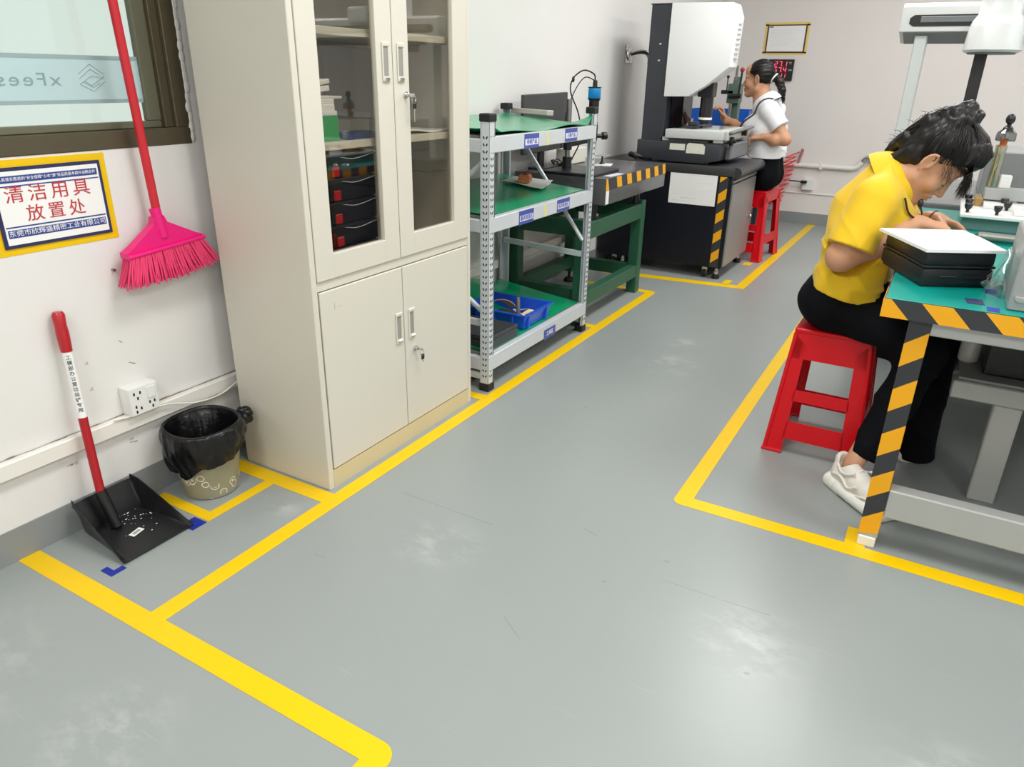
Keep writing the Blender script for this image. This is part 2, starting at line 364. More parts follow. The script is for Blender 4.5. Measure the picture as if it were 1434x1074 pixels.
for pts in ([(-1, .25), (0, .95), (1, .25)], [(-.95, -.05), (0, .6), (.6, .22)], [(1, .1), (-.1, -.55), (-.6, -.22)], [(.95, .0), (0, .0 + .12), (-.95, -.42)], [(-1, -.45), (0, -.95), (1, -.25)], [(.6, -.35), (0, -.68), (-.7, -.3)]):
    stroke(lg, [(ly + a * q, lz + c * q) for a, c in pts], .0022, -.0405)
lg.build('film_logo', M['film_ink'], win, smooth=False)
# rough putty edge beside the frame
pm = MB()
random.seed(3)
for i in range(46):
    z = WZ0 + .02 + i * .028; pm.ball((.002, WY1 + .004 + random.uniform(-.002, .003), z), .008, 0, (.5, .9 + random.random() * .6, 2.2), u=8, v=6)
pm.build('window_putty', M['wall'], win)

# ---------------------------------------------------------------- floor tapes
TZ = .0012
def tape(name, polys, label, m='yellow', cat='floor tape', group=None, z=TZ):
    b = MB()
    for p in polys: b.prism(p, 'z', .0002, z)
    return tag(b.build(name, M[m], smooth=False), label, cat, group)
R4 = lambda x0, y0, x1, y1: [(x0, y0), (x1, y0), (x1, y1), (x0, y1)]
def rcorner(x0, y0, x1, y1, cx, cy, r=.035):
    """rectangle whose corner (cx,cy) is rounded"""
    out = []
    for (x, y) in R4(x0, y0, x1, y1):
        if (x, y) == (cx, cy):
            sx = 1 if cx == x1 else -1; sy = 1 if cy == y1 else -1; ox, oy = x - sx * r, y - sy * r
            arc = [(ox + sx * r * math.cos(t), oy + sy * r * math.sin(t)) for t in [math.pi / 2 * k / 6 for k in range(7)]]
            out += arc if (sx * sy > 0) else arc[::-1]
        else: out.append((x, y))
    return out
tape('floor_tape', [rcorner(.004, .768, 1.307, .826, 1.307, .826, .04), R4(1.249, YF + .5, 1.307, .768)], 'yellow tape in front, running out from the left wall to a rounded corner', z=.0011)
tape('floor_tape', [R4(.506, .826, .562, 4.383)], 'long yellow floor tape running past the cabinet and the steel rack')
tape('floor_tape', [rcorner(.06, 4.383, .562, 4.44, .562, 4.44, .04)], 'yellow floor tape across the far end of the green bench', z=.0013)
tape('floor_tape', [R4(.02, 1.437, .506, 1.495)], 'yellow floor tape along the side of the beige cabinet, nearest the bin')
tape('floor_tape', [R4(.03, 1.175, .29, 1.213), R4(.25, 1.213, .29, 1.437)], 'narrow yellow tape bent around the place of the waste bin')
tape('floor_tape', [R4(.02, 2.39, .506, 2.442)], 'short yellow tape on the floor between cabinet and steel rack')
tape('floor_tape', [R4(.02, 3.535, .506, 3.588)], 'short yellow tape on the floor between steel rack and green bench')
tape('floor_tape', [R4(1.474, 2.096, 1.530, 6.2), rcorner(1.474, 2.038, 5.2, 2.096, 1.474, 2.038, .03), R4(1.994, 2.096, 2.05, 2.196)], 'yellow floor tape around the worktable at right, with a tab at the table leg')
tape('floor_tape', [[(.05, 4.715), (1.025, 4.825), (.963, 4.9), (.05, 4.80)], [(.963, 4.9), (1.025, 4.825), (1.04, YB - .005), (.975, YB - .005)], R4(.86, 4.885, .905, 5.01), R4(.84, 5.53, .90, 5.62)], 'yellow floor tape around the black measuring machine cabinet', z=.0012)
tape('floor_mark', [R4(.238, .86, .288, .88), R4(.268, .88, .288, .905)], 'small blue L-shaped floor mark at the left front corner of the dustpan', 'blue', 'floor mark', )
tape('floor_mark', [R4(.268, 1.118, .290, 1.168), R4(.235, 1.146, .268, 1.168)], 'small blue L-shaped floor mark at the right front corner of the dustpan', 'blue', 'floor mark', z=.0022)

# ---------------------------------------------------------------- wall sign
sg = thing('wall_sign', (0, 1.083, .84), 'wall sign with red Chinese writing in a navy frame with yellow tape edge', 'sign')
SY0, SY1, SZ0, SZ1 = .938, 1.226, .848, 1.046
b = MB()
for lo, hi in (((SY0 - .018, SZ0 - .018), (SY1 + .018, SZ0 + .004)), ((SY0 - .018, SZ1 - .004), (SY1 + .018, SZ1 + .018)), ((SY0 - .018, SZ0 + .004), (SY0 + .004, SZ1 - .004)), ((SY1 - .004, SZ0 + .004), (SY1 + .018, SZ1 - .004))):
    b.bb((0, *lo), (.0012, *hi))
b.build('tape_border', M['yellow'], sg, smooth=False)
MB().bb((.0012, SY0, SZ0), (.0060, SY1, SZ1), bev=.001).build('frame', M['snavy'], sg)
MB().bb((.0060, SY0 + .009, SZ0 + .009), (.0068, SY1 - .009, SZ1 - .009)).build('face', M['paper'], sg, smooth=False)
b = MB(); b.bb((.0068, SY0 + .014, SZ1 - .037), (.0073, SY1 - .014, SZ1 - .020)).bb((.0068, SY0 + .012, SZ1 - .0465), (.0073, SY1 - .012, SZ1 - .0435))
b.bb((.0068, SY0 + .014, SZ0 + .026), (.0073, SY1 - .014, SZ0 + .046)).bb((.0068, SY0 + .012, SZ0 + .051), (.0073, SY1 - .012, SZ0 + .0545))
b.build('blue_bars', M['sblue'], sg, smooth=False)
RY, UP = (0, 1, 0), (0, 0, 1); sc = (SY0 + SY1) / 2
text('red_lettering', '清洁用具', .046, (.0074, sc - .008, SZ0 + .130), RY, UP, M['sred'], sg, squeeze=1.08, spacing=1.32)
text('red_lettering', '放置处', .044, (.0074, sc + .002, SZ0 + .080), RY, UP, M['sred'], sg, squeeze=1.06, spacing=1.36)
text('white_lettering', '东莞市欣辉盛精密工业有限公司', .0165, (.0074, sc, SZ0 + .036), RY, UP, M['paper'], sg, squeeze=1.12)
text('white_lettering', '认真落实推进的“安全保障”小本“源”是品质基本提升战略合作', .0098, (.0074, sc, SZ1 - .0285), RY, UP, M['paper'], sg, squeeze=.96)

# ---------------------------------------------------------------- broom on the wall
br = thing('broom', (.05, 1.345, .70), 'pink broom with a long red handle hanging on the wall under the window', 'broom')
MB().tube([(.05, 1.298, 1.95), (.05, 1.319, 1.442), (.05, 1.343, .868)], .0125, 16).build('handle', M['broomtube'], br)
Rh = Matrix.Rotation(math.radians(4.2), 4, 'X')
def bl(y, z, x=.05): p = Rh @ Vector((x, y, z)); return (p.x, p.y + 1.345, p.z + .79)
hb = MB()
out = [(-.128, -.004), (.128, -.004), (.128, .012), (.105, .022), (.022, .072), (.016, .092), (-.016, .092), (-.022, .072), (-.105, .022), (-.128, .012)]
n = len(out); A = [bl(y, z, .032 + max(0, z) * .05) for y, z in out]; B = [bl(y, z, .068 - max(0, z) * .05) for y, z in out]
hb.add(A + B, [tuple(range(n)), tuple(range(2 * n - 1, n - 1, -1))] + [(i, (i + 1) % n, n + (i + 1) % n, n + i) for i in range(n)])
hb.tube([bl(-.13, .002, .072), bl(.13, .002, .072)], .007, 8); hb.tube([bl(0, .03, .062), bl(0, .115, .05)], [.014, .0165], 14)
hb.build('head', M['pink'], br)
bs = MB(); random.seed(5)
for i in range(64):
    for j, x0 in enumerate((.034, .042, .050, .058, .066, .072)):
        u = -1 + 2 * (i + .5) / 64 + random.uniform(-.02, .02); y0 = u * .122; y1 = u * .160 + random.uniform(-.005, .005)
        L = .092 - .010 * u * u + random.uniform(-.010, .004); x1 = x0 + (x0 - .05) * .7 + random.uniform(-.004, .004)
        x1 = max(x1, .006)
        p0, p1, p2 = bl(y0, -.002, x0), bl((y0 + y1) / 2 + random.uniform(-.003, .003), -L * .55, (x0 + x1) / 2), bl(y1, -L, x1)
        bs.tube([p0, p1, p2], [.0030, .0032, .0018], 5)
tag_o = bs.build('bristles', M['bristle'], br)
# small wall marks: two stubs and a nail beside the broom
MB().cyl((0, 1.205, .742), (.012, 1.205, .742), .004, seg=10).build('nail', M['steel'], br)

# ---------------------------------------------------------------- dustpan
dp = thing('dustpan', (.15, 1.02, 0), 'black long-handled dustpan with a red and white handle leaning on the wall', 'dustpan')
# pan as a thick sheet: cross-section swept from back wall to front lip
def pan(u, v):
    # v: 0 back .. 1 front ; u: 0 left rim .. 1 right rim across the bottom
    t = v; wb = .098 + .017 * t; hgt = .100 * (1 - t ** 1.15) ** 1.1 + .006; x = .028 + .245 * t
    s = u * 2 - 1; a = abs(s); sg_ = 1 if s >= 0 else -1
    if a > .62: k = (a - .62) / .38; y = wb * (.90 + .10 * k); z = .012 * (1 - t) + .004 + (hgt - .004) * k ** .85
    else: y = wb * .90 * a / .62; z = .012 * (1 - t) + .004
    # back wall closes the pan
    if v < .12: q = (1 - v / .12); z = max(z, z + (.106 - .03 * a ** 6 - z) * q ** .9); y = y * (1 - .05 * q * a ** 4); x = .026 + .245 * t + .006 * (1 - q)
    return (x, 1.022 + sg_ * y, z)
MB().grid(pan, 40, 40, .0035).build('pan', M['black'], dp, ang=50)
b = MB(); b.cyl((.105, 1.0, .020), (.072, .992, .135), .017, .016, 16); b.build('handle_socket', M['black'], dp)
h0, h1 = Vector((.075, .992, .112)), Vector((.022, 1.017, .668))
hp = lambda t: h0.lerp(h1, t)
MB().cyl(hp(0), hp(.455), .0125, seg=18).build('lower_tube', M['redtube'], dp)
lab = MB().cyl(hp(.455), hp(.815), .0128, seg=18).build('label_sleeve', M['paper'], dp)
MB().tube([hp(.80), hp(.83), hp(.90), hp(.93), hp(.985), hp(1.0)], [.0145, .0155, .0165, .0150, .0165, .012], 18).build('grip', M['red'], dp)
hd = (h1 - h0).normalized(); toc = (Vector((2.026, 0, 1.28)) - hp(.6)); toc = (toc - hd * toc.dot(hd)).normalized(); side = hd.cross(toc)
for i, ch in enumerate('工模部办公室垃圾铲专用'):
    text('label_lettering', ch, .0135, hp(.772 - i * .0275) + toc * .0131, -side if side.y < 0 else side, hd, M['black'], dp)
# bar-code sticker on the pan
MB().box((.175, 1.015, .0142), (.020, .042, .0008), 0, Euler((0, .049, .25)), bev=.0).build('sticker', M['paper'], dp)
b = MB()
for k in range(11): b.box(Vector((.175, 1.015, .0149)) + Matrix.Rotation(.25, 3, 'Z') @ Vector((0, -.012 + k * .0024, 0)), (.010, .0009 + .0006 * (k % 3 == 0), .0002), 0, Euler((0, .049, .25)))
b.build('sticker_print', M['black'], dp, smooth=False)
# dust crumbs lying in the pan
b = MB(); random.seed(11)
for k in range(70):
    x, y = random.gauss(.10, .03), random.gauss(1.05, .035); x = min(max(x, .065), .24); y = min(max(y, .95), 1.10)
    b.ball((x, y, .0185 - (x - .028) * .049), random.uniform(.0010, .0028), 0, (1, 1.4, .6), u=6, v=4)
o = b.build('dust', M['paper'], dp); o['kind'] = 'stuff'

# ---------------------------------------------------------------- waste bin and its bag
BX, BY = .132, 1.318
def bin_mat():
    m = bpy.data.materials.new('printed_bin'); m.use_nodes = True; nt = m.node_tree; b = nt.nodes['Principled BSDF']; N = nt.nodes.new; Lk = nt.links.new
    tc = N('ShaderNodeTexCoord'); vo = N('ShaderNodeTexVoronoi'); vo.inputs['Scale'].default_value = 26; Lk(tc.outputs['Object'], vo.inputs['Vector'])
    r = N('ShaderNodeValToRGB'); cr = r.color_ramp; cr.interpolation = 'CONSTANT'
    cr.elements[0].color = (1, 1, 1, 1); cr.elements[0].position = 0
    for p, c in ((.16, 0), (.30, 1), (.36, 0)):
        e = cr.elements.new(p); e.color = (c, c, c, 1)
    cr.elements[-1].color = (0, 0, 0, 1)
    Lk(vo.outputs['Distance'], r.inputs[0])
    n = N('ShaderNodeTexNoise'); n.inputs['Scale'].default_value = 9; Lk(tc.outputs['Object'], n.inputs['Vector'])
    g = N('ShaderNodeValToRGB'); g.color_ramp.elements[0].position = .47; g.color_ramp.elements[1].position = .5; Lk(n.outputs['Fac'], g.inputs[0])
    mu = N('ShaderNodeMath'); mu.operation = 'MULTIPLY'; Lk(r.outputs[0], mu.inputs[0]); Lk(g.outputs[0], mu.inputs[1])
    mx = N('ShaderNodeMix'); mx.data_type = 'RGBA'; Lk(mu.outputs[0], mx.inputs[0]); mx.inputs[6].default_value = (*lin((148, 146, 124)), 1); mx.inputs[7].default_value = (*lin((235, 234, 222)), 1)
    Lk(mx.outputs[2], b.inputs['Base Color']); b.inputs['Roughness'].default_value = .4
    return m
MB().lathe([(.080, 0), (.086, .004), (.112, .222), (.1165, .228), (.1165, .232), (.109, .232), (.082, .008), (0, .008)], (BX, BY, 0), 48).build('waste_bin', bin_mat())
tag(bpy.data.objects['waste_bin'], 'small tapered waste bin with white ring pattern, lined with a black bag', 'waste bin')
M['bag'] = mat('black_bin_bag', (15, 15, 17), .27, bump=.5, bscale=22, var=.2, spec=.4)
def bag(u, v):
    a = u * 2 * math.pi; wr = .0022 * math.sin(7 * a + 3 * v) + .0016 * math.sin(13 * a + 7 * v + 2 * math.sin(3 * a)) + .0008 * math.sin(31 * a - 9 * v)
    hem = .088 + .046 * math.cos(a + 1.45) + .010 * math.sin(4 * a + 1) + .006 * math.sin(9 * a)
    if v < .55:
        t = v / .55; z = .015 + (.240 - .015) * t; r = min(.074 + .034 * t - .001, .070 + .040 * t + wr - .010 * math.sin(math.pi * t) * (1 + math.sin(3 * a)))
        if t > .97: r = .1085
    elif v < .62:
        t = (v - .55) / .07; r = .1145 - .006 * math.cos(math.pi * t); z = .238 + .006 * math.sin(math.pi * t) + .004 * math.sin(3 * a + 1) * math.sin(math.pi * t)
    else:
        t = (v - .62) / .38; z = .238 - hem * t; fold = .006 * abs(math.sin(3.5 * a + 2.5 * t)) + .004 * abs(math.sin(8 * a - 4 * t + 1))
        r = .1215 - .108 * hem * t + .007 * math.sin(math.pi * min(1, t * 1.05)) + fold * (.3 + t) + wr
        r = max(r, .0885 + .105 * z + .008)
    return (BX + r * math.cos(a), BY + r * math.sin(a), z)
bg = MB().grid(bag, 150, 56, .0)
# gathered knot on the far right side
k0 = Vector((BX + .03, BY + .125, .215))
for i in range(9):
    a = i * .7; d = Vector((.018 * math.cos(a), .030 * abs(math.sin(a * 1.3)) + .006, .022 * math.sin(a)))
    bg.ball(k0 + d * .7, .020, 0, (1, .75, .9), Euler((a, a * .5, a)).to_matrix(), u=12, v=8)
tag(bg.build('bin_bag', M['bag'], ang=180), 'glossy black bin bag folded over the rim of the waste bin', 'bag')

# ---------------------------------------------------------------- power socket and cable on the left wall
so = thing('power_socket', (0, 1.20, .30), 'white double power socket on the left wall above the trunking', 'socket')
MB().bb((0, 1.148, .302), (.046, 1.245, .392), bev=.004, seg=2).build('box', M['white'], so)
b = MB().bb((.046, 1.150, .304), (.0475, 1.243, .390), bev=.0006); b.bb((.0475, 1.206, .345), (.0505, 1.234, .382), bev=.001); b.build('face_plate', M['white'], so)
for hs_ in (((1.166, .372), (1.186, .372), (1.176, .356), (1.166, .330), (1.182, .322), (1.166, .314)), ((1.212, .332), (1.228, .332), (1.220, .316))):
    b = MB()
    for y, z in hs_: b.bb((.0474, y - .0026, z - .0048), (.0480, y + .0026, z + .0048))
    b.build('socket_slots', M['dark'], so, smooth=False)
MB().tube(bez([(.03, 1.10, .308), (.034, 1.17, .300), (.04, 1.27, .298), (.045, 1.37, .268), (.045, 1.47, .262), (.04, 1.56, .285)]), .0028, 8).build('cable', M['trunk'])
tag(bpy.data.objects['cable'], 'thin white cable drooping from the socket along the trunking to behind the cabinet', 'cable')

# ---------------------------------------------------------------- steel filing cabinet
cb = thing('filing_cabinet', (.28, 1.93, 0), 'tall beige steel cabinet with two glass doors above and two solid doors below', 'cabinet')
CX0, CX1, CY0, CY1, CZ = .088, .481, 1.505, 2.357, 1.80
b = MB()
b.bb((CX0, CY0, .0), (CX1, CY0 + .022, CZ), bev=.002).bb((CX0, CY1 - .018, 0), (CX1, CY1, CZ), bev=.002)
b.bb((CX0, CY0 + .02, .05), (CX0 + .012, CY1 - .015, CZ), 1).bb((CX0, CY0 + .02, CZ - .03), (CX1, CY1 - .015, CZ), bev=.002)
b.bb((CX0 + .012, CY0 + .02, .672), (CX1 - .004, CY1 - .016, .700)).bb((CX0 + .012, CY0 + .02, .062), (CX1 - .03, CY1 - .016, .074))
b.build('body', [M['beige'], M['beige_in']], cb)
MB().bb((CX1 - .02, CY0 + .022, 0), (CX1 - .001, CY1 - .018, .066)).build('plinth', M['plinth'], cb)
for z in (1.066, 1.375):
    b = MB().bb((CX0 + .013, CY0 + .023, z), (CX1 - .035, CY1 - .019, z + .022), bev=.0015); b.build('shelf', M['beige'], cb)
M['cglass'] = glass_mat('cabinet_glass', (250, 248, 243), .93, gloss=.10)
M['handle_rec'] = mat('handle_recess', (150, 148, 140), .4)
def pull(parent, y, z0, z1, x):
    b = MB(); w_ = .017
    b.bb((x, y - w_, z0), (x + .005, y - w_ + .006, z1), bev=.002).bb((x, y + w_ - .006, z0), (x + .005, y + w_, z1), bev=.002)
    b.bb((x, y - w_, z1 - .014), (x + .006, y + w_, z1), bev=.003).bb((x, y - w_, z0), (x + .006, y + w_, z0 + .016), bev=.003)
    b.bb((x - .004, y - w_ + .005, z0 + .01), (x + .0015, y + w_ - .005, z1 - .012), 1); b.bb((x + .002, y - .010, z0 + .004), (x + .010, y + .010, z0 + .013), 2, bev=.002)
    return b.build('handle', [M['beige'], M['handle_rec'], M['chrome']], parent)
def keylock(parent, y, z, x, drop):
    b = MB(); b.cyl((x, y, z), (x + .006, y, z), .010, seg=18).cyl((x + .006, y, z), (x + .016, y, z), .0065, seg=14).box((x + .026, y, z), (.022, .003, .010), 0, bev=.001)
    l = b.build('lock', M['chrome'], parent)
    b = MB(); b.tube([(x + .034, y + .010 * math.cos(t), z - .012 + .012 * math.sin(t)) for t in [k * 2 * math.pi / 16 for k in range(16)]], .001, 6, closed=True)
    b.box((x + .030, y + .008, z - .030), (.004, .018, .022), 1, bev=.003).bb((x + .029, y + .006, z - .030 - drop), (x + .031, y + .010, z - .038))
    b.build('key', [M['chrome'], M['black']], parent)
    return l
DX0, DX1 = .463, .4835
for (y0, y1, g0, g1, hy, nm) in ((1.529, 1.9225, 1.604, 1.847, 1.888, 'left'), (1.9265, 2.337, 2.003, 2.249, 1.960, 'right')):
    b = MB(); z0, z1, gz0, gz1 = .702, 1.768, .776, 1.70
    b.bb((DX0, y0, z0), (DX1, g0, z1), bev=.0015).bb((DX0, g1, z0), (DX1, y1, z1), bev=.0015).bb((DX0, g0 - .002, z0), (DX1, g1 + .002, gz0), bev=.0015).bb((DX0, g0 - .002, gz1), (DX1, g1 + .002, z1), bev=.0015)
    d = b.build('glass_door', M['beige'], cb)
    MB().bb((DX0 + .004, g0 - .004, gz0 - .004), (DX0 + .008, g1 + .004, gz1 + .004)).build('glass_pane', M['cglass'], d, smooth=False)
    pull(d, hy, 1.254, 1.366, DX1)
    if nm == 'right': keylock(d, 1.980, 1.216, DX1, .05)
for (y0, y1, hy, nm) in ((1.532, 1.926, 1.896, 'left'), (1.930, 2.334, 1.968, 'right')):
    d = MB().bb((DX0, y0, .070), (DX1 - .001, y1, .668), bev=.0015).build('lower_door', M['beige'], cb)
    pull(d, hy, .402, .514, DX1 - .001)
    if nm == 'right': keylock(d, 1.982, .358, DX1 - .001, .02)
    else:
        b = MB(); stroke(b, [(1.592, .625), (1.592, .604)], .0012, DX1 - .0008); stroke(b, [(1.604, .610), (1.625, .611)], .0012, DX1 - .0008); b.build('pencil_mark', M['sgrey'], d, smooth=False)
# black seam lines around the doors are dark strips that paint the gaps' shade
MB().bb((DX0 - .004, 1.5275, .068), (DX0 + .006, 1.5315, 1.77)).bb((DX0 - .004, 1.9225, .068), (DX0 + .004, 1.9265, 1.77)).build('door_seam_shade', M['dark'], cb, smooth=False)

# contents of the cabinet
def org_box(i, z, label):
    t = thing('storage_case', (.30, 1.73, z), label, 'storage case', 'storage cases stacked in the cabinet')
    b = MB(); b.bb((.16, 1.60, z), (.425, 1.885, z + .0695), bev=.008, seg=2); b.bb((.425, 1.60, z + .060), (.430, 1.885, z + .064)); b.build('case_body', M['navy'], t)
    MB().bb((.424, 1.667, z + .003), (.4305, 1.700, z + .066), bev=.002).build('front_strip', M['black'], t)
    MB().bb((.4305, 1.677, z + .004), (.437, 1.708, z + .035), bev=.003).build('latch', M['red'], t)
    b = MB().tube(bez([(.428, 1.72, z + .060), (.432, 1.78, z + .052), (.432, 1.88, z + .064)], 8), .0012, 6); b.build('rim', M['galv'], t)
for i, lb in enumerate(('navy storage case with red latch at the bottom of the cabinet stack', 'navy storage case with red latch, second from the bottom in the cabinet', 'navy storage case with red latch in the middle of the cabinet stack', 'navy storage case with red latch, second from the top in the cabinet', 'navy storage case with red latch on top of the cabinet stack')):
    org_box(i, .7005 + i * .0705, lb)
M['green_card'] = mat('green_box', (30, 160, 84), .45, var=.06)
b = MB().bb((.30, 1.575, 1.0885), (.415, 1.742, 1.160), bev=.003); b.bb((.415, 1.577, 1.0885), (.4165, 1.740, 1.104)); tag(b.build('small_box', M['green_card']), 'bright green box on the cabinet shelf under a stack of booklets', 'box')
def booklet(z, h, y1, ang_, label, m='paper'):
    t = MB(); R = Euler((ang_, 0, 0)); t.box((.36, (1.575 + y1) / 2, z + h / 2), (.11, y1 - 1.575, h), 0, R, bev=.001)
    for k in range(3): t.box((.36, (1.575 + y1) / 2 + .001, z + h * (.25 + .25 * k)), (.1106, y1 - 1.575, .0006), 1, R)
    return tag(t.build('booklet', [M[m], M['sgrey']]), label, 'booklet', 'booklets on the green box')
booklet(1.1605, .013, 1.737, 0, 'lowest white booklet lying directly on the green box')
booklet(1.1738, .018, 1.728, 0, 'thick booklet second from below in the stack on the green box')
booklet(1.1922, .014, 1.727, 0, 'booklet in the middle of the stack on the green box')
booklet(1.2066, .007, 1.762, 0, 'wide thin booklet sticking out to the right of the stack in the cabinet')
booklet(1.2225, .014, 1.712, .10, 'tilted booklet under the topmost one of the stack in the cabinet')
booklet(1.2395, .012, 1.715, .14, 'topmost tilted white booklet of the stack in the cabinet')
M['bluefolder'] = mat('blue_folder', (36, 60, 130), .4, var=.08)
tag(MB().box((.37, 1.86, 1.0965), (.09, .19, .016), 0, Euler((0, 0, .12)), bev=.002).build('folder', M['bluefolder']), 'flat blue folder on the cabinet shelf beside the green box', 'folder')
tag(MB().box((.24, 1.90, 1.113), (.12, .22, .049), 0, Euler((0, 0, -.1)), bev=.003).build('carton', mat('grey_carton', (168, 164, 158), .6, var=.05)), 'pale grey carton at the back of the cabinet shelf behind the blue folder', 'carton')
def sheet(u, v): return (.27 + .15 * u, 2.04 + .26 * v, 1.0885 + .006 + .010 * math.sin(3 * v + u) ** 2 * (.3 + u * .7))
tag(MB().grid(sheet, 10, 14, .0055).build('paper_stack', M['paper']), 'loose white papers on the right half of the cabinet shelf', 'papers')
tag(MB().box((.115, 2.13, 1.24), (.008, .25, .24), 0, Euler((0, .03, 0)), bev=.002).build('clipboard', mat('dark_grey_board', (92, 92, 90), .5)), 'dark grey clipboard standing against the cabinet back above the papers', 'clipboard')
# ---------------------------------------------------------------- steel rack
class RMB(MB):
    def build(s, *a, **k):
        s.v = [(x, y + .16 * (RX1 - x) * min(1, max(0, (y - RY0) / (RY1 - RY0))), z) for x, y, z in s.v]
        return MB.build(s, *a, **k)
rk = thing('steel_rack', (.26, 3.0, 0), 'light grey bolted steel rack with three shelves beside the beige cabinet', 'rack')
RX0, RX1, RY0, RY1, RH = -.085, .492, 2.478, 3.478, 1.118
def post(x, y, sx, sy, top):
    b = RMB(); t = .003; w_ = .042
    b.bb((x, y, .03), (x + sx * w_, y + sy * t, RH), bev=.0008).bb((x, y, .03), (x + sx * t, y + sy * w_, RH), bev=.0008)
    b.bb((x + sx * w_ * .86, y, .03), (x + sx * w_, y + sy * .012, RH)).bb((x, y + sy * w_ * .86, .03), (x + sx * .012, y + sy * w_, RH))
    n = int((RH - .1) / .026)
    for k in range(n):
        z = .07 + k * .026; q = .004 * (1 if k % 2 else -1)
        for s in (.3, .62):
            b.box((x + sx * w_ * s, y - sy * .0002, z), (.005, .0012, .011), 1, Euler((0, .5 if s < .5 else -.5, 0)))
            b.box((x - sx * .0002, y + sy * w_ * s, z), (.0012, .005, .011), 1, Euler((.5 if s < .5 else -.5, 0, 0)))
    p = b.build('post', [M['galv'], M['dark']], rk)
    cx, cy = x + sx * .021, y + sy * .021
    RMB().box((cx, cy, .018), (.050, .050, .036), bev=.003).build('foot', M['rubber'], p)
    RMB().box((cx, cy, RH + .012), (.052, .052, .030), bev=.004).build('cap', M['rubber'], p)
post(RX1, RY0, -1, 1, 0); post(RX1, RY1, -1, -1, 0); post(RX0, RY0, 1, 1, 0); post(RX0, RY1, 1, -1, 0)
def shelf_level(z0, z1):
    b = RMB(); b.bb((RX1 - .030, RY0 + .003, z0), (RX1 + .001, RY1 - .003, z1), bev=.003).bb((RX0 - .001, RY0 + .003, z0), (RX0 + .03, RY1 - .003, z1), bev=.003)
    b.bb((RX0 + .004, RY0 + .002, z0), (RX1 - .004, RY0 + .03, z1 - .01), bev=.003).bb((RX0 + .004, RY1 - .03, z0), (RX1 - .004, RY1 - .002, z1 - .01), bev=.003)
    b.build('beam_frame', M['galv'], rk)
    RMB().bb((RX0 + .01, RY0 + .03, z1 - .012), (RX1 - .028, RY1 - .03, z1 - .001)).build('shelf_board', mat('shelf_board', (120, 118, 110), .6), rk, smooth=False)
LV = [(.092, .162), (.690, .752), (1.000, 1.062)]
for a, c in LV: shelf_level(a, c)
for y in (RY0 + .02, RY1 - .02): RMB().bb((RX0 + .03, y - .012, .048), (RX1 - .03, y + .012, .078), bev=.002).build('tie_bar', M['galv'], rk)
for pa, pb in (((.012, 3.425, 1.03), (.470, 3.430, .500)), ((.46, 2.515, .98), (.02, 2.515, .62)), ((.05, 2.515, .62), (.465, 2.515, .33))):
    RMB().tube([pa, pb], .011, 12).build('brace', M['galv'], rk)
for y, z in ((3.440, .425), (2.51, .30)): RMB().bb((RX0 + .03, y - .010, z - .014), (RX1 - .03, y + .010, z + .014), bev=.002).build('end_bar', M['galv'], rk)
def rack_label(y, zc, w_, h, body, big=.5):
    l = MB().bb((RX1 + .001, y - w_ / 2, zc - h / 2), (RX1 + .0025, y + w_ / 2, zc + h / 2)).build('label_plate', M['slabel'], rk, smooth=False)
    if big < .8:
        MB().bb((RX1 + .0025, y - w_ / 2 + .006, zc - h * .26), (RX1 + .0030, y + w_ / 2 - .006, zc + h * .16)).build('label_field', mat('label_lilac', (222, 222, 240), .5), l, smooth=False)
        text('label_lettering', body, h * .38, (RX1 + .0034, y, zc - h * .05), RY, UP, M['slabel'], l)
    else: text('label_lettering', body, h * .5, (RX1 + .0030, y, zc), RY, UP, M['paper'], l)
rack_label(2.812, 1.028, .126, .058, '待检产品'); rack_label(3.19, 1.033, .126, .056, '已检产品')
rack_label(2.782, .718, .130, .058, '量具暂放区'); rack_label(3.14, .722, .130, .056, '检具暂放区'); rack_label(3.05, .112, .12, .050, '工具区', 1)
for z in (1.03, .72): MB().bb((RX1 + .001, 2.95, z - .028), (RX1 + .0018, 2.966, z + .028)).build('yellow_sticker', mat('faded_yellow', (226, 214, 120), .5), rk, smooth=False)

def mat_sheet(z, x1, y0, y1, label, curl=None):
    def f(u, v):
        x, y = RX0 + .012 + (x1 - RX0 - .012) * u, y0 + (y1 - y0) * v
        zz = z + .0035 + .030 * (1 - u) ** 1.2 + .002 * math.sin(7 * v + 2 * u) * u
        if curl: zz += curl(u, v)
        return (x, y, zz)
    return tag(RMB().grid(f, 40, 50, .0022).build('green_mat', M['greenmat'], ang=60), label, 'mat', 'green mats on the rack')
mat_sheet(1.0615, RX1 - .004, RY0 + .048, RY1 - .046, 'pale shiny green mat on the top shelf of the steel rack', lambda u, v: .045 * max(0, v - .94) / .06 * max(0, u - .8) / .2 + .020 * max(0, .05 - v) / .05 * u + .006 * max(0, u - .85) / .15 * (1 + math.sin(11 * v)))
mat_sheet(.7515, RX1 - .032, RY0 + .048, RY1 - .046, 'green mat on the middle shelf of the steel rack under the white sheet')
mat_sheet(.1615, RX1 - .034, RY0 + .048, RY1 - .046, 'dark green mat with curled back corner on the bottom shelf of the rack', lambda u, v: .16 * max(0, (.62 - u) / .62) ** 2 * max(0, 1 - abs(v - .42) / .5))
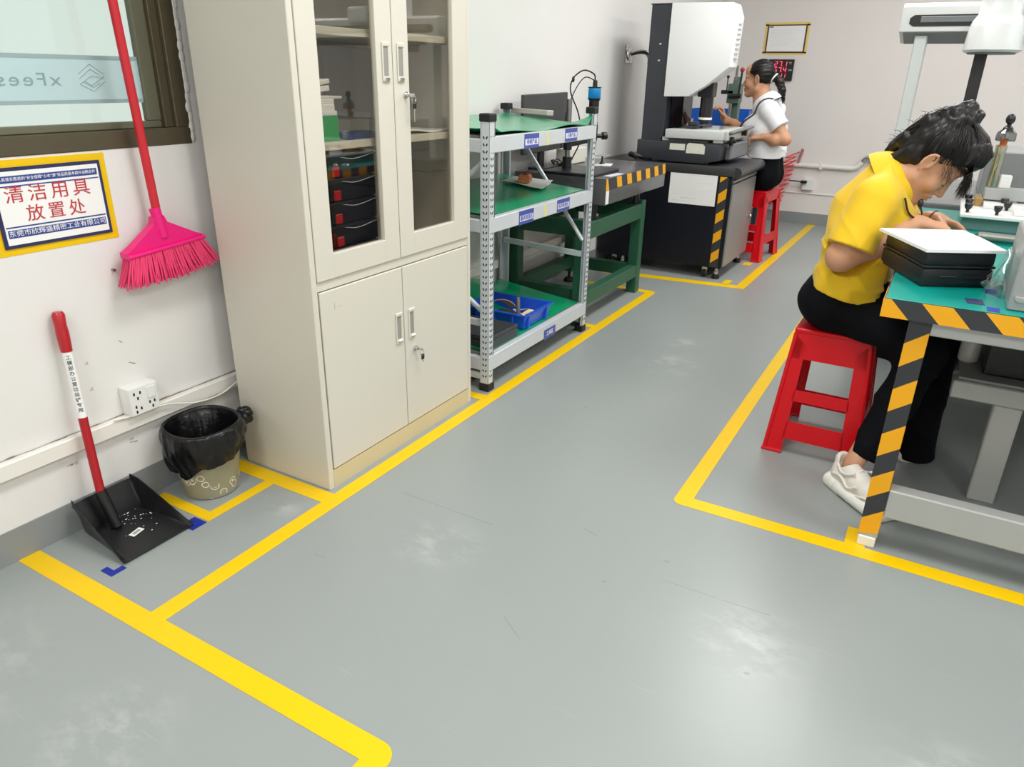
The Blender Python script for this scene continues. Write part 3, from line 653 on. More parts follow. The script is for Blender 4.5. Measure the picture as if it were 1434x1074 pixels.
# things on the rack
b = MB().box((.09, 3.53, 1.108), (.045, .33, .026), 0, Euler((0, .05, 1.15)), bev=.003); tag(b.build('metal_bar', mat('pale_metal_bar', (196, 184, 178), .4, metal=.3, var=.05)), 'pale rectangular metal bar lying on the top green mat of the rack', 'metal bar')
def sheet2(u, v):
    P = [Vector((.085, 3.255, 0)), Vector((.055, 3.44, 0)), Vector((.285, 3.43, 0)), Vector((.345, 3.20, 0))]
    p = P[0].lerp(P[1], v).lerp(P[3].lerp(P[2], v), u); c = .012 * max(0, v - .7) / .3 * u; return (p.x, p.y, .7765 + .012 * (1 - u) + c + .002 * math.sin(6 * u))
P0 = MB().grid(sheet2, 14, 14, .0012); tag(P0.build('paper_sheet', M['paper'], ang=60), 'white sheet with curled corner on the middle shelf of the rack', 'sheet')
wb = thing('wooden_block', (.20, 3.29, .787), 'small orange wooden block with four dark pegs on the white sheet', 'wooden block', rz=.35, local=True)
M['wood'] = mat('orange_wood', (190, 116, 70), .5, var=.15, scale=20)
b = MB().bb((-.03, -.045, 0), (.03, .045, .024), bev=.002); b.prism([(-.03, .024), (.03, .024), (.022, .038), (-.022, .038)], 'y', -.040, .040); b.build('block', M['wood'], wb)
for y in (-.03, -.01, .01, .03): MB().cyl((.008, y, .036), (.008, y, .050), .0075, seg=10).build('peg', mat('dark_red_peg', (110, 40, 36), .5) if y == -.03 else bpy.data.materials['dark_red_peg'], wb)
tag(MB().bb((.05, 2.55, .783), (.18, 2.66, .874), bev=.004).build('tool_box', mat('olive_box', (84, 88, 62), .6, var=.2, scale=30)), 'small olive box at the back of the middle rack shelf, next to the cabinet', 'box')
# blue tray with tools
tr = thing('parts_tray', (.29, 2.98, .166), 'bright blue plastic tray of tools on the bottom shelf of the rack', 'tray', rz=0)
def ring(w0, w1, l0, l1, z): return [(.292 - w0, 2.985 - l0, z), (.292 + w1, 2.985 - l0, z), (.292 + w1, 2.985 + l1, z), (.292 - w0, 2.985 + l1, z)]
def traymesh():
    b = MB(); t = .004
    levels_o = [ring(.150, .150, .115, .115, .168), ring(.168, .168, .135, .135, .238), ring(.178, .178, .145, .145, .238), ring(.178, .178, .145, .145, .244)]
    levels_i = [ring(.164, .164, .131, .131, .244), ring(.146, .146, .111, .111, .172)]
    L = levels_o + levels_i; vs = [p for r in L for p in r]; fs = [(3, 2, 1, 0)]
    for i in range(len(L) - 1): fs += [(i * 4 + k, i * 4 + (k + 1) % 4, (i + 1) * 4 + (k + 1) % 4, (i + 1) * 4 + k) for k in range(4)]
    fs.append(tuple(20 + k for k in range(4))); b.add(vs, fs)
    for s in (-.09, .09): b.bb((.292 + .148, 2.985 + s - .006, .172), (.292 + .170, 2.985 + s + .006, .238), bev=.002)
    for s in (-.1, 0, .1): b.bb((.292 + s - .006, 2.985 - .138, .172), (.292 + s + .006, 2.985 - .114, .238), bev=.002)
    return b
traymesh().build('tray_shell', M['bluebin'], tr)
tag(MB().cyl((.385, 2.925, .174), (.375, 2.935, .300), .0095, seg=14).build('metal_rod', mat('grey_rod', (150, 146, 138), .35, metal=.6)), 'short grey metal rod standing in the blue tray', 'rod')
M['tan'] = mat('tan_leather', (176, 138, 98), .6, var=.15, scale=15)
b = MB()
def strap(u, v): a = u * 2.2 - 1.1; return (.24 + .05 * math.sin(a * 1.4) + .035 * v, 2.90 + .10 * u, .182 + .075 * math.cos(a) + .01 * v)
tag(MB().grid(strap, 24, 8, .004).build('leather_strap', M['tan'], ang=80), 'curved tan leather strap in the blue tray', 'strap')
tag(MB().tube(bez([(.36, 3.00, .185), (.38, 3.05, .20), (.40, 3.08, .185)], 8), [.012] * 8 + [.010] * 8 + [.008], 10).build('tool_grip', mat('cream_grip', (222, 200, 150), .5)), 'cream coloured tool handle lying in the blue tray', 'tool')
tag(MB().tube([(.33 + .045 * math.cos(t), 3.055 + .035 * math.sin(t), .192 + .006 * math.sin(2 * t)) for t in [k * 2 * math.pi / 40 for k in range(40)]], .0032, 8, closed=True).build('cable_loop', mat('pale_blue_cable', (190, 206, 216), .4)), 'loop of pale blue cable in the blue tray', 'cable')
tag(MB().box((.30, 2.99, .1775), (.20, .16, .010), 0, bev=.003).build('foam_pad', mat('dark_olive_foam', (64, 58, 44), .8, var=.2, scale=40)), 'dark foam pad on the floor of the blue tray', 'pad')
# two dark flat cases
def flatcase(x0, x1, y0, y1, z0, z1, label):
    t = thing('gauge_case', ((x0 + x1) / 2, (y0 + y1) / 2, z0), label, 'case')
    MB().bb((x0, y0, z0), (x1, y1, z0 + (z1 - z0) * .62), bev=.002).build('case_bottom', M['gcase'], t)
    MB().bb((x0, y0, z0 + (z1 - z0) * .64), (x1, y1, z1), bev=.002).build('lid', M['gcase'], t)
M['gcase'] = mat('charcoal_case', (52, 56, 58), .4, var=.1)
flatcase(.13, .458, 2.55, 2.79, .1665, .222, 'flat charcoal gauge case on the bottom rack shelf in front of the blue tray')
tag(MB().bb((.10, 2.53, .052 + .0265), (.44, 2.80, .0915), bev=.002).build('gauge_case', M['gcase']), 'thin dark case lying on the tie bars under the bottom rack shelf', 'case')
# black cables hanging behind the rack
for pts, lb in (([(-.05, 3.30, .78), (-.05, 3.34, .62), (-.05, 3.38, .5), (-.04, 3.34, .36), (-.03, 3.26, .31)], 'black cable hanging down the wall behind the middle of the rack'), ([(-.11, 2.95, .52), (-.10, 2.86, .40), (-.09, 2.90, .31), (-.085, 3.02, .308)], 'black cable curling on the wall behind the rack next to the cabinet')):
    tag(MB().tube(bez(pts, 12), .0042, 8).build('cable', M['rubber']), lb, 'cable')
# ---------------------------------------------------------------- green bench with dark granite plate
def stripe_mat(name, c0, c1, r=.4): return [mat(name + '_a', c0, r, var=.04), mat(name + '_b', c1, r, var=.08)]
M['gframe'] = mat('green_bench_paint', (38, 88, 64), .4, var=.08, scale=8)
M['granite'] = mat('dark_granite', (84, 84, 86), .22, var=.10, scale=120, spec=.5)
M['hazy'] = mat('hazard_yellow', (240, 170, 10), .4, var=.05); M['hazk'] = mat('hazard_black', (48, 50, 54), .45, var=.06)
bn = thing('granite_bench', (.2, 4.1, 0), 'green steel bench carrying a thick dark granite plate with striped tape', 'bench')
BX0, BX1, BY0, BY1 = -.07, .450, 3.60, 4.400
for x in (BX0, BX1 - .065):
    for y in (BY0, BY1 - .065):
        front = x > 0
        if front and y < 4: y -= .085
        l = MB().bb((x, y, .0 if front else .075), (x + .065, y + .065, .585), bev=.004).build('leg', M['gframe'], bn)
        if not front:
            MB().cyl((x + .032, y + .032, .02), (x + .032, y + .032, .075), .010, seg=12).lathe([(.034, 0), (.036, .012), (.028, .026), (.012, .03)], (x + .032, y + .032, 0), 20).build('levelling_foot', M['rubber'], l)
for z0, z1, nm in ((.475, .565, 'top_rail'), (.105, .180, 'lower_rail')):
    for y in (BY0 + .004, BY1 - .060):
        MB().bb((BX0 + .06, y, z0), (BX1 - .06, y + .056, z1), bev=.003).build(nm, M['gframe'], bn)
    for x in (BX0 + .004, BX1 - .060):
        MB().bb((x, BY0 + (.06 if x < 0 else -.03), z0), (x + .056, BY1 - .06, z1), bev=.003).build(nm, M['gframe'], bn)
for x in (BX0 + .04, BX1 - .04):
    for y in (BY0 + .08, BY1 - .08): MB().cyl((x, y, .565), (x, y, .646), .022, seg=16).build('support_pad', M['black'], bn)
gp = MB().bb((-.075, 3.664, .645), (.482, 4.615, .785), bev=.005, seg=2).build('granite_plate', M['granite'], bn)
b = MB(); y = 3.668
b.bb((.482, 3.668, .722), (.4828, 4.612, .783), 1)
for k in range(7):
    y = 3.668 + k * .148; y0, y1 = y, min(y + .074, 4.612)
    if k == 0: b.prism([(y0, .722), (y1 - .03, .722), (y0 + .02, .783), (y0, .783)], 'x', .4826, .4834)
    else: b.prism([(y0 + .012, .724), (y1 + .006, .724), (y1 - .016, .783), (y0 - .010, .783)], 'x', .4826, .4834)
b.build('hazard_tape', [M['hazy'], M['hazk']], gp, smooth=False)
MB().bb((.4826, 3.672, .650), (.4834, 3.712, .720)).build('inspection_sticker', M['paper'], gp, smooth=False)
# grey junction housing under the plate's near end
# screen standing on the bench
mo = thing('monitor', (-.01, 3.87, .786), 'dark flat monitor standing on the granite bench behind the rack', 'monitor')
b = MB().box((-.01, 3.885, 1.035), (.022, .50, .31), 0, Euler((.02, 0, -.03)), bev=.004); b.build('screen_case', mat('charcoal_plastic', (70, 70, 70), .45, var=.05), mo)
b = MB().box((-.03, 3.885, .90), (.02, .06, .22), bev=.004); b.build('stand_neck', M['black'], mo); MB().box((-.01, 3.885, .790), (.10, .20, .009), bev=.003).build('stand_foot', M['black'], mo)
MB().ball((.0025, 4.085, .902), .004).build('power_light', M['white'], mo)
# microscope: base plate, pole, arm, tube, blue camera
ms = thing('microscope', (.2, 3.85, .785), 'inspection microscope with bright blue camera on a pole, standing on the granite bench', 'microscope')
MB().bb((.09, 3.668, .7855), (.405, 4.03, .801), bev=.003).build('base_plate', M['black'], ms)
MB().cyl((.155, 3.855, .800), (.155, 3.855, 1.165), .0145, seg=20).build('pole', M['steel'], ms)
MB().cyl((.155, 3.855, .80), (.155, 3.855, .862), .026, seg=20).build('pole_collar', M['black'], ms); MB().cyl((.155, 3.855, .90), (.155, 3.855, .96), .024, seg=18).build('pole_collar', M['black'], ms)
b = MB().beam((.155, 3.855, .93), (.21, 4.03, .95), .030, .034, 0, .004); b.build('arm', M['black'], ms)
b = MB().lathe([(.018, .86), (.024, .88), (.026, .93), (.030, .95), (.030, 1.02), (.024, 1.05), (.026, 1.10), (.029, 1.12), (.029, 1.155), (.033, 1.158), (.033, 1.164)], (.212, 4.055, 0), 24); b.build('zoom_tube', M['black'], ms)
b = MB().cyl((.212 - .05, 4.055 - .06, .965), (.212 + .05, 4.055 + .06, .965), .011, seg=14); 
for s in (-1, 1): b.cyl((.212 + s * .042, 4.055 + s * .050, .965), (.212 + s * .058, 4.055 + s * .070, .965), .021, seg=18)
b.build('focus_knob', M['black'], ms)
M['cblue'] = mat('bright_blue_metal', (0, 138, 208), .3, metal=.2, var=.05)
cm_ = MB().box((.212, 4.055, 1.195), (.066, .066, .056), 0, Euler((0, 0, .3)), bev=.008, seg=2).build('camera_body', M['cblue'], ms)
MB().box((.212, 4.055, 1.165), (.068, .068, .006), 0, Euler((0, 0, .3)), bev=.002).build('camera_rim', M['black'], cm_); MB().box((.212, 4.055, 1.225), (.068, .068, .006), 0, Euler((0, 0, .3)), bev=.002).cyl((.212, 4.055, 1.226), (.212, 4.055, 1.262), .014, .012, 14).build('camera_plug', M['black'], cm_)
MB().tube(bez([(.212, 4.055, 1.262), (.205, 4.045, 1.295), (.165, 3.995, 1.312), (.125, 3.95, 1.27), (.115, 3.945, 1.20), (.15, 3.99, 1.08), (.17, 3.99, .95), (.12, 3.96, .81)], 12), .004, 8).build('cable', M['rubber'], ms)
MB().ball((.125, 3.95, 1.265), .008, 0, (1, 1, 2)).tube(bez([(.212, 4.05, 1.262), (.17, 4.00, 1.275), (.13, 3.96, 1.20), (.10, 3.93, 1.08), (.08, 3.92, .9)], 10), .003, 8).build('cable', M['rubber'], ms)
# clutter on the granite
random.seed(21)
cl = MB()
for k in range(4):
    c = Vector((.01 + k * .008, 4.045 + .006 * k, .7895)); cl.tube(bez([c + Vector((.045 * math.cos(t), .055 * math.sin(t), .012 + .02 * math.sin(2 * t + k))) for t in [q * .9 + k for q in range(6)]], 8), .0035, 7)
tag(cl.build('cable_bundle', M['rubber']), 'loose loops of black cable lying at the back of the granite plate', 'cables')
tag(MB().bb((-.05, 4.12, .786), (.04, 4.36, .875), bev=.004).build('carton', mat('off_white_carton', (226, 222, 210), .6, var=.03)), 'off-white carton at the back of the granite plate behind the microscope', 'carton')
gs = thing('dial_stand', (.18, 4.297, .785), 'tiny black T-shaped gauge stand on the granite plate near the machine', 'gauge stand')
MB().cyl((.18, 4.297, .7885), (.18, 4.297, .80), .018, .010, 16).cyl((.18, 4.297, .80), (.18, 4.297, .835), .006, seg=10).build('stand_post', M['black'], gs)
MB().bb((.145, 4.25, .835), (.215, 4.345, .839), bev=.001).build('cross_plate', mat('clear_grey', (150, 152, 152), .3), gs)
tag(MB().box((.20, 4.28, .7863), (.10, .14, .0014), 0, Euler((0, 0, .3))).build('note_sheet', M['paper'], smooth=False), 'white note under the small gauge stand on the granite plate', 'note')
tag(MB().box((.452, 3.84, .7863), (.045, .17, .0014), 0, Euler((0, 0, -.05))).build('note_sheet', mat('lilac_paper', (214, 214, 232), .5)), 'pale lilac label lying along the front edge of the granite plate', 'note')

# ---------------------------------------------------------------- measuring machine on its cabinet
M['cartk'] = mat('dark_navy_powder_coat', (17, 19, 29), .42, spec=.3, var=.06, scale=4)
M['cartside'] = mat('grey_steel_panel', (150, 148, 144), .35, metal=.35, var=.05, scale=3, stretch=(1, 1, 8))
ct = thing('machine_cabinet', (.45, 5.3, 0), 'black wheeled cabinet with striped tape edge and a white sheet on its front', 'cabinet')
KX0, KX1, KY0, KY1 = -.09, .832, 4.965, 5.64
MB().bb((KX0, KY0, .078), (KX1 - .012, KY1, .690), bev=.006).build('body', M['cartk'], ct)
b = MB(); b.bb((KX0 - .01, KY0 - .004, .690), (KX1 + .005, KY1 + .01, .752), bev=.01, seg=2)
b.tube([(KX1 + .012, KY0 - .002, .716), (KX1 + .012, KY1 + .008, .716)], .036, 18); b.build('worktop', mat('speckled_black_top', (52, 52, 54), .35, var=.3, scale=150), ct)
d = MB().bb((KX1 - .012, KY0 + .02, .088), (KX1 + .002, KY1 - .02, .640), bev=.003).build('door', M['cartside'], ct)
MB().ball((KX1 + .014, KY1 - .09, .36), .013, 0, (.8, 1, 1)).build('door_knob', M['chrome'], d)
MB().bb((KX1 - .012, KY0 + .02, .650), (KX1 + .001, KY1 - .02, .668), bev=.002).build('drawer_front', M['cartside'], ct)
sh_ = MB().bb((.405, KY0 - .0016, .492), (.728, KY0, .716)).build('notice_sheet', M['paper'], ct, smooth=False)
b = MB(); b.bb((.42, KY0 - .0022, .700), (.45, KY0 - .0016, .711), 1)
for k in range(9): b.bb((.43, KY0 - .0022, .685 - k * .016), (.70 - .05 * (k % 3), KY0 - .0016, .6855 - k * .016))
b.bb((.49, KY0 - .0022, .532), (.60, KY0 - .0016, .535)); b.bb((.43, KY0 - .0022, .512), (.56, KY0 - .0016, .5135)); b.build('sheet_print', [mat('faint_print', (208, 208, 214), .6), M['hazk']], sh_, smooth=False)
b = MB(); b.bb((.742, KY0 - .0008, .085), (.800, KY0, .688), 1)
for k in range(5):
    z0 = .112 + k * .133
    if k < 4: b.prism([(.745, z0), (.797, z0 + .040), (.797, z0 + .106), (.745, z0 + .066)], 'y', KY0 - .0016, KY0 - .0008)
    else: b.prism([(.745, .650), (.792, .688), (.745, .688)], 'y', KY0 - .0016, KY0 - .0008)
b.build('hazard_tape', [M['hazy'], M['hazk']], ct, smooth=False)
for x, y in ((.70, KY0 + .05), (.02, KY0 + .05), (.70, KY1 - .08), (.02, KY1 - .08)):
    c = MB(); c.tube([(x - .012, y + .001, .030), (x + .012, y + .001, .030)], .029, 20); c = c.build('castor', M['rubber'], ct); MB().bb((x - .018, y - .012, .045), (x + .018, y + .014, .08), bev=.003).cyl((x - .014, y + .001, .030), (x + .014, y + .001, .030), .012, seg=14).build('castor_fork', M['chrome'], c)
for x, y in ((.785, KY0 + .04), (.785, KY1 - .05), (.09, KY0 + .04)):
    b = MB(); b.cyl((x, y, .03), (x, y, .08), .009, seg=12, m=0).lathe([(.014, .03), (.016, .045), (.012, .06)], (x, y, 0), 14).lathe([(.026, 0), (.028, .012), (.02, .03), (.008, .034)], (x, y, 0), 18, m=1); b.build('levelling_foot', [M['chrome'], M['rubber']], ct)

M['mk'] = mat('dark_grey_casting', (50, 53, 60), .4, var=.06, scale=6); M['mw'] = mat('white_machine_paint', (240, 241, 240), .3, var=.01)
M['mg'] = mat('light_grey_casting', (205, 208, 206), .35, var=.03); M['blackglass'] = glass_mat('smoked_glass', (120, 110, 130), .6)
vm = thing('measuring_machine', (.45, 5.25, .752), 'tall optical measuring machine with white head and dark column on the black cabinet', 'measuring machine')
b = MB(); b.prism([(.14, .80), (.20, .775), (.38, .760), (.60, .760), (.712, .782), (.725, .885), (.14, .892)], 'y', 4.975, 5.57, bev=.008)
for x in (.2, .6):
    for y in (5.05, 5.52): b.cyl((x, y, .752), (x, y, .78), .03, seg=16)
b.build('machine_base', M['mk'], vm)
b = MB(); b.bb((.375, 4.9738, .838), (.480, 4.975, .878)); b.prism([(.490, .822), (.616, .820), (.616, .868), (.600, .884), (.505, .887), (.492, .872)], 'y', 4.9738, 4.975); b.build('type_plate', mat('cream_plate', (222, 220, 206), .4, var=.1, scale=60), vm, smooth=False)
b = MB(); b.bb((.158, 5.0, .885), (.312, 5.46, 1.715), bev=.003)
b.bb((.152, 5.0, 1.715), (.318, 5.46, 1.722)); cl_ = b.build('column', M['mk'], vm)
b = MB()
for z in (1.485, 1.385): b.ball((.235, 5.0, z), .007, 0, (1, .4, 1))
b.build('cover_screw', M['chrome'], cl_)
b = MB(); b.prism([(.296, 1.168), (.458, 1.172), (.566, 1.236), (.708, 1.352), (.716, 1.64), (.685, 1.715), (.296, 1.722)], 'y', 4.985, 5.17, bev=.006); hd_ = b.build('head_cover', M['mw'], vm)
b = MB()
for k in range(8): b.bb((.712, 5.05, 1.40 + k * .028), (.722, 5.12, 1.412 + k * .028), bev=.002)
b.build('cooling_slot', M['mg'], hd_)
MB().bb((.318, 5.10, .93), (.40, 5.30, 1.172)).build('smoked_panel', M['blackglass'], vm, smooth=False)
# optics
b = MB().bb((.50, 5.06, 1.17), (.60, 5.16, 1.26), bev=.006).cyl((.555, 5.11, 1.02), (.555, 5.11, 1.18), .042, seg=28).cyl((.555, 5.11, 1.0), (.555, 5.11, 1.03), .030, seg=24); b.build('lens_barrel', M['black'], vm)
MB().cyl((.555, 5.11, 1.030), (.555, 5.11, 1.044), .044, seg=28).build('light_ring', M['white'], vm)
# stage
b = MB(); b.bb((.335, 4.972, .912), (.728, 5.585, .968), bev=.006, seg=2); b.bb((.30, 5.0, .893), (.62, 5.6, .915)); b.bb((.66, 4.985, .893), (.722, 5.57, .914), bev=.004)
b.prism([(4.99, .912), (5.54, .912), (5.60, .935), (5.60, .968), (4.98, .968)], 'x', .728, .752, bev=.003); st_ = b.build('stage', M['mg'], vm)
MB().bb((.44, 5.10, .966), (.68, 5.50, .974), bev=.002).build('stage_glass', mat('grey_glass', (170, 178, 176), .08, spec=.6), st_)
MB().bb((.36, 4.971, .900), (.64, 4.978, .910)).build('shadow_gap', M['dark'], st_)
b = MB().tube([(.757, 5.02, .955), (.765, 5.06, .958), (.765, 5.58, .972)], .010, 12).box((.768, 5.29, .968), (.026, .58, .018), 0, Euler((.02, 0, 0)), bev=.006); b.build('hand_rail', mat('grey_rubber_grip', (128, 128, 124), .6), st_)
b = MB().cyl((.74, 5.06, .905), (.775, 5.06, .905), .028, seg=22).cyl((.775, 5.06, .905), (.79, 5.06, .905), .010, seg=12); b.build('feed_knob', M['black'], st_)
b = MB().cyl((.75, 5.36, .945), (.785, 5.36, .945), .020, seg=18); b.build('fine_knob', M['black'], st_)
b = MB().bb((.35, 4.98, .872), (.76, 5.02, .893)); b.build('stage_guide', M['mk'], st_)
b = MB().bb((.715, 5.1, .78), (.76, 5.55, .885), bev=.01); b.build('side_housing', mat('mid_grey_casting', (112, 114, 116), .4, var=.1), vm)
# clamp fixture lying on the stage
fx = thing('clamp_fixture', (.49, 5.10, .968), 'small dark clamp fixture lying on the machine stage', 'fixture')
b = MB().bb((.43, 5.06, .9745), (.52, 5.16, .990), bev=.003).bb((.455, 5.08, .990), (.51, 5.14, 1.012), bev=.004).bb((.49, 5.16, .9745), (.53, 5.40, .988), bev=.003); b.build('clamp_block', M['mk'], fx)
MB().cyl((.47, 5.10, 1.012), (.47, 5.10, 1.034), .010, seg=14).cyl((.45, 5.07, .99), (.45, 5.07, 1.008), .005, seg=10).build('clamp_screw', M['chrome'], fx)
tag(MB().tube(bez([(.135, 5.0, .76), (.11, 4.965, .80), (.095, 4.97, .785), (.11, 5.03, .77), (.2, 5.06, .757)], 10), .010, 10).build('cable', M['rubber']), 'thick black cable looping out beside the machine base', 'cable')

# ---------------------------------------------------------------- side table behind, blue bin and green press
sd = thing('side_table', (.2, 6.65, 0), 'grey side table behind the measuring machine, carrying a blue bin and a green press', 'table')
MB().bb((-.10, 6.05, .715), (.56, 7.3, .75), bev=.004).build('tabletop', mat('grey_table_top', (150, 150, 148), .5), sd)
for x in (-.08, .50):
    for y in (6.08, 7.24): MB().bb((x, y, 0), (x + .04, y + .04, .715), bev=.003).build('leg', M['mk'], sd)
bnm = MB(); X0_, X1_, Y0_, Y1_ = -.09, .46, 6.72, 7.12
for lo, hi in (((X0_, Y0_, .751), (X1_, Y0_ + .008, 1.035)), ((X0_, Y1_ - .008, .751), (X1_, Y1_, 1.035)), ((X0_, Y0_, .751), (X0_ + .008, Y1_, 1.035)), ((X1_ - .008, Y0_, .751), (X1_, Y1_, 1.035)), ((X0_, Y0_, .751), (X1_, Y1_, .758))): bnm.bb(lo, hi, bev=.002)
tag(bnm.build('storage_bin', mat('strong_blue_plastic', (10, 88, 190), .35)), 'large blue open bin behind the measuring machine stage', 'bin')
M['pgreen'] = mat('grey_green_casting', (84, 106, 94), .4, var=.08)
pr_ = thing('hand_press', (.41, 6.42, .75), 'grey-green hand press with a red ball lever in front of the seated woman', 'press')
b = MB().bb((.30, 6.32, .751), (.52, 6.56, .80), bev=.01).bb((.375, 6.40, .79), (.445, 6.47, 1.20), bev=.006).bb((.35, 6.36, 1.10), (.45, 6.48, 1.25), bev=.012, seg=2).cyl((.405, 6.42, 1.25), (.405, 6.42, 1.30), .03, .026, 18); b.build('frame', M['pgreen'], pr_)
MB().cyl((.40, 6.40, 1.20), (.40, 6.40, 1.385), .010, seg=14).cyl((.385, 6.38, 1.0), (.385, 6.38, 1.12), .014, seg=14).build('ram', M['steel'], pr_)
MB().cyl((.445, 6.36, 1.155), (.452, 6.36, 1.345), .0075, seg=12).tube([(.37, 6.35, 1.155), (.47, 6.35, 1.158)], .016, 14).build('lever', M['black'], pr_)
MB().ball((.452, 6.36, 1.352), .018).build('lever_ball', M['red'], pr_)
MB().cyl((.34, 6.38, 1.2), (.34, 6.38, 1.30), .005, seg=8).ball((.34, 6.38, 1.30), .012).bb((.30, 6.36, 1.17), (.40, 6.39, 1.20), bev=.004).build('depth_stop', M['black'], pr_)

# ---------------------------------------------------------------- left wall bracket, back wall fittings
hk = thing('wall_bracket', (-.12, 5.33, 1.42), 'small grey metal bracket with a hooked arm on the wall left of the machine column', 'bracket')
MB().bb((-.12, 5.28, 1.375), (-.114, 5.42, 1.492), bev=.002).lathe([(.05, -.004), (.045, .006), (.02, .012), (0, .012)], (-.114, 5.35, 1.435), 20, R=Matrix.Rotation(math.pi / 2, 3, 'Y')).build('back_plate', M['chrome'], hk)
b = MB().tube(bez([(-.112, 5.36, 1.435), (-.06, 5.40, 1.45), (-.02, 5.44, 1.445), (0, 5.46, 1.41), (.0, 5.46, 1.37)], 8), .016, 12); b.build('arm', M['chrome'], hk)
YW = YB
nf = thing('notice_frame', (.51, YW, 1.5), 'framed white notice with dark edge and yellow tape border on the back wall', 'notice')
b = MB()
for lo, hi in (((.312, 1.495), (.70, 1.522)), ((.312, 1.737), (.70, 1.765)), ((.312, 1.51), (.342, 1.75)), ((.672, 1.51), (.70, 1.75))): b.bb((lo[0], YW - .001, lo[1]), (hi[0], YW, hi[1]))
b.build('tape_border', mat('pale_yellow_tape', (238, 205, 120), .45), nf, smooth=False)
MB().bb((.335, YW - .010, 1.513), (.680, YW - .001, 1.746), bev=.002).build('frame', mat('dark_brown_frame', (60, 44, 36), .4), nf)
MB().bb((.347, YW - .0115, 1.524), (.668, YW - .010, 1.736)).build('sheet', M['paper'], nf, smooth=False)
b = MB(); b.bb((.352, YW - .0122, 1.722), (.385, YW - .0115, 1.731), 1)
for k in range(8): b.bb((.37, YW - .0122, 1.700 - k * .018), (.64 - .04 * (k % 4), YW - .0115, 1.7015 - k * .018))
b.build('sheet_print', [bpy.data.materials['faint_print'], M['hazk']], nf, smooth=False)
lc = thing('digital_clock', (.5, YW, 1.28), 'black digital thermometer display with glowing red digits on the back wall', 'display')
MB().bb((.385, YW - .03, 1.277), (.614, YW, 1.458), bev=.004).build('case', M['black'], lc)
M['led'] = mat('red_led', (255, 40, 70), .5, emit=(255, 70, 100), estr=1.6)
RX_ = (1, 0, 0)
M['digit_w'] = mat('white_print', (225, 225, 225), .5)
SEG = {'0': 'abcdef', '1': 'bc', '2': 'abged', '3': 'abgcd', '4': 'fgbc', '5': 'afgcd', '6': 'afgedc', '7': 'abc', '8': 'abcdefg', '9': 'abfgcd'}
def digits(s, x0, z0, w_, h, adv):
    b = MB(); x = x0; t = .0045
    for ch in s:
        if ch in '.:':
            for zz in ([z0 + .003] if ch == '.' else [z0 + h * .3, z0 + h * .7]): b.bb((x - .004, YW - .0312, zz - .002), (x, YW - .030, zz + .002))
            x += .006; continue
        R_ = {'a': ((0, h), (w_, h)), 'g': ((0, h / 2), (w_, h / 2)), 'd': ((0, 0), (w_, 0)), 'f': ((0, h / 2), (0, h)), 'b': ((w_, h / 2), (w_, h)), 'e': ((0, 0), (0, h / 2)), 'c': ((w_, 0), (w_, h / 2))}
        for q in SEG[ch]:
            (ax, az), (cx_, cz) = R_[q]; sl = .12
            b.beam((x + ax + az * sl, YW - .0306, z0 + az), (x + cx_ + cz * sl, YW - .0306, z0 + cz), t, .0012, up=(0, 1, 0))
        x += adv
    b.build('red_digits', M['led'], lc, smooth=False)
digits('27.1', .445, 1.400, .022, .038, .038); digits('57.4', .445, 1.350, .022, .038, .038); digits('6:11', .462, 1.306, .018, .030, .032)
text('unit_print', '°C', .026, (.582, YW - .0306, 1.425), RX_, UP, M['digit_w'], lc); text('unit_print', '%RH', .020, (.588, YW - .0306, 1.368), RX_, UP, M['digit_w'], lc, squeeze=.8)
# back wall pipe, valve, socket, red coil hose, hanging tool
pp = thing('wall_pipe', (1.0, YW - .03, .545), 'white plastic pipe running along the back wall, ending at a chrome elbow', 'pipe')
MB().tube([(.1, YW - .024, .548), (1.27, YW - .024, .546), (1.31, YW - .026, .56), (1.345, YW - .03, .61)], .020, 14).build('pipe', M['trunk'], pp)
MB().tube(bez([(1.345, YW - .03, .61), (1.37, YW - .035, .645), (1.41, YW - .04, .64), (1.43, YW - .04, .60)], 8), .019, 14).build('elbow', M['chrome'], pp)
for x in (.45, 1.0): MB().bb((x - .012, YW - .046, .520), (x + .012, YW, .572), bev=.002).build('clip', M['trunk'], pp)
s2 = thing('power_socket', (.91, YW, .37), 'white wall socket with a black plug on the back wall under the pipe', 'socket')
MB().bb((.862, YW - .045, .325), (.962, YW, .425), bev=.004).build('box', M['white'], s2)
MB().bb((.850, YW - .085, .388), (.905, YW - .045, .412), bev=.004).tube(bez([(.85, YW - .07, .40), (.80, YW - .08, .405), (.74, YW - .05, .40)], 6), .006, 8).build('plug', M['black'], s2)
hs = thing('air_hose', (.72, YW - .06, .15), 'bright red coiled air hose hanging on the back wall beside the stool', 'hose')
M['hose'] = mat('red_hose', (238, 70, 78), .3, coat=.2)
def coil(pts, r, turns, n=420):
    P = bez(pts, 30); out = []
    for i in range(n):
        t = i / (n - 1) * (len(P) - 1); k = min(int(t), len(P) - 2); p = P[k].lerp(P[k + 1], t - k); a = 2 * math.pi * turns * i / (n - 1); rr = r * (1 + .45 * math.sin(i * .13) * math.sin(i * .031))
        out.append(p + Vector((math.cos(a) * rr, math.sin(a) * rr * .75, math.cos(a) * rr * .35)))
    return out
MB().tube(coil([(.745, YW - .075, .65), (.715, YW - .08, .53), (.69, YW - .08, .40), (.67, YW - .08, .28), (.65, YW - .08, .215)], .052, 12), .0055, 7).build('coil', M['hose'], hs)
MB().tube(coil([(.65, YW - .085, .21), (.64, YW - .085, .19), (.60, YW - .085, .22), (.56, YW - .085, .33), (.555, YW - .085, .48), (.55, YW - .085, .60)], .045, 13), .0055, 7).build('coil', M['hose'], hs)
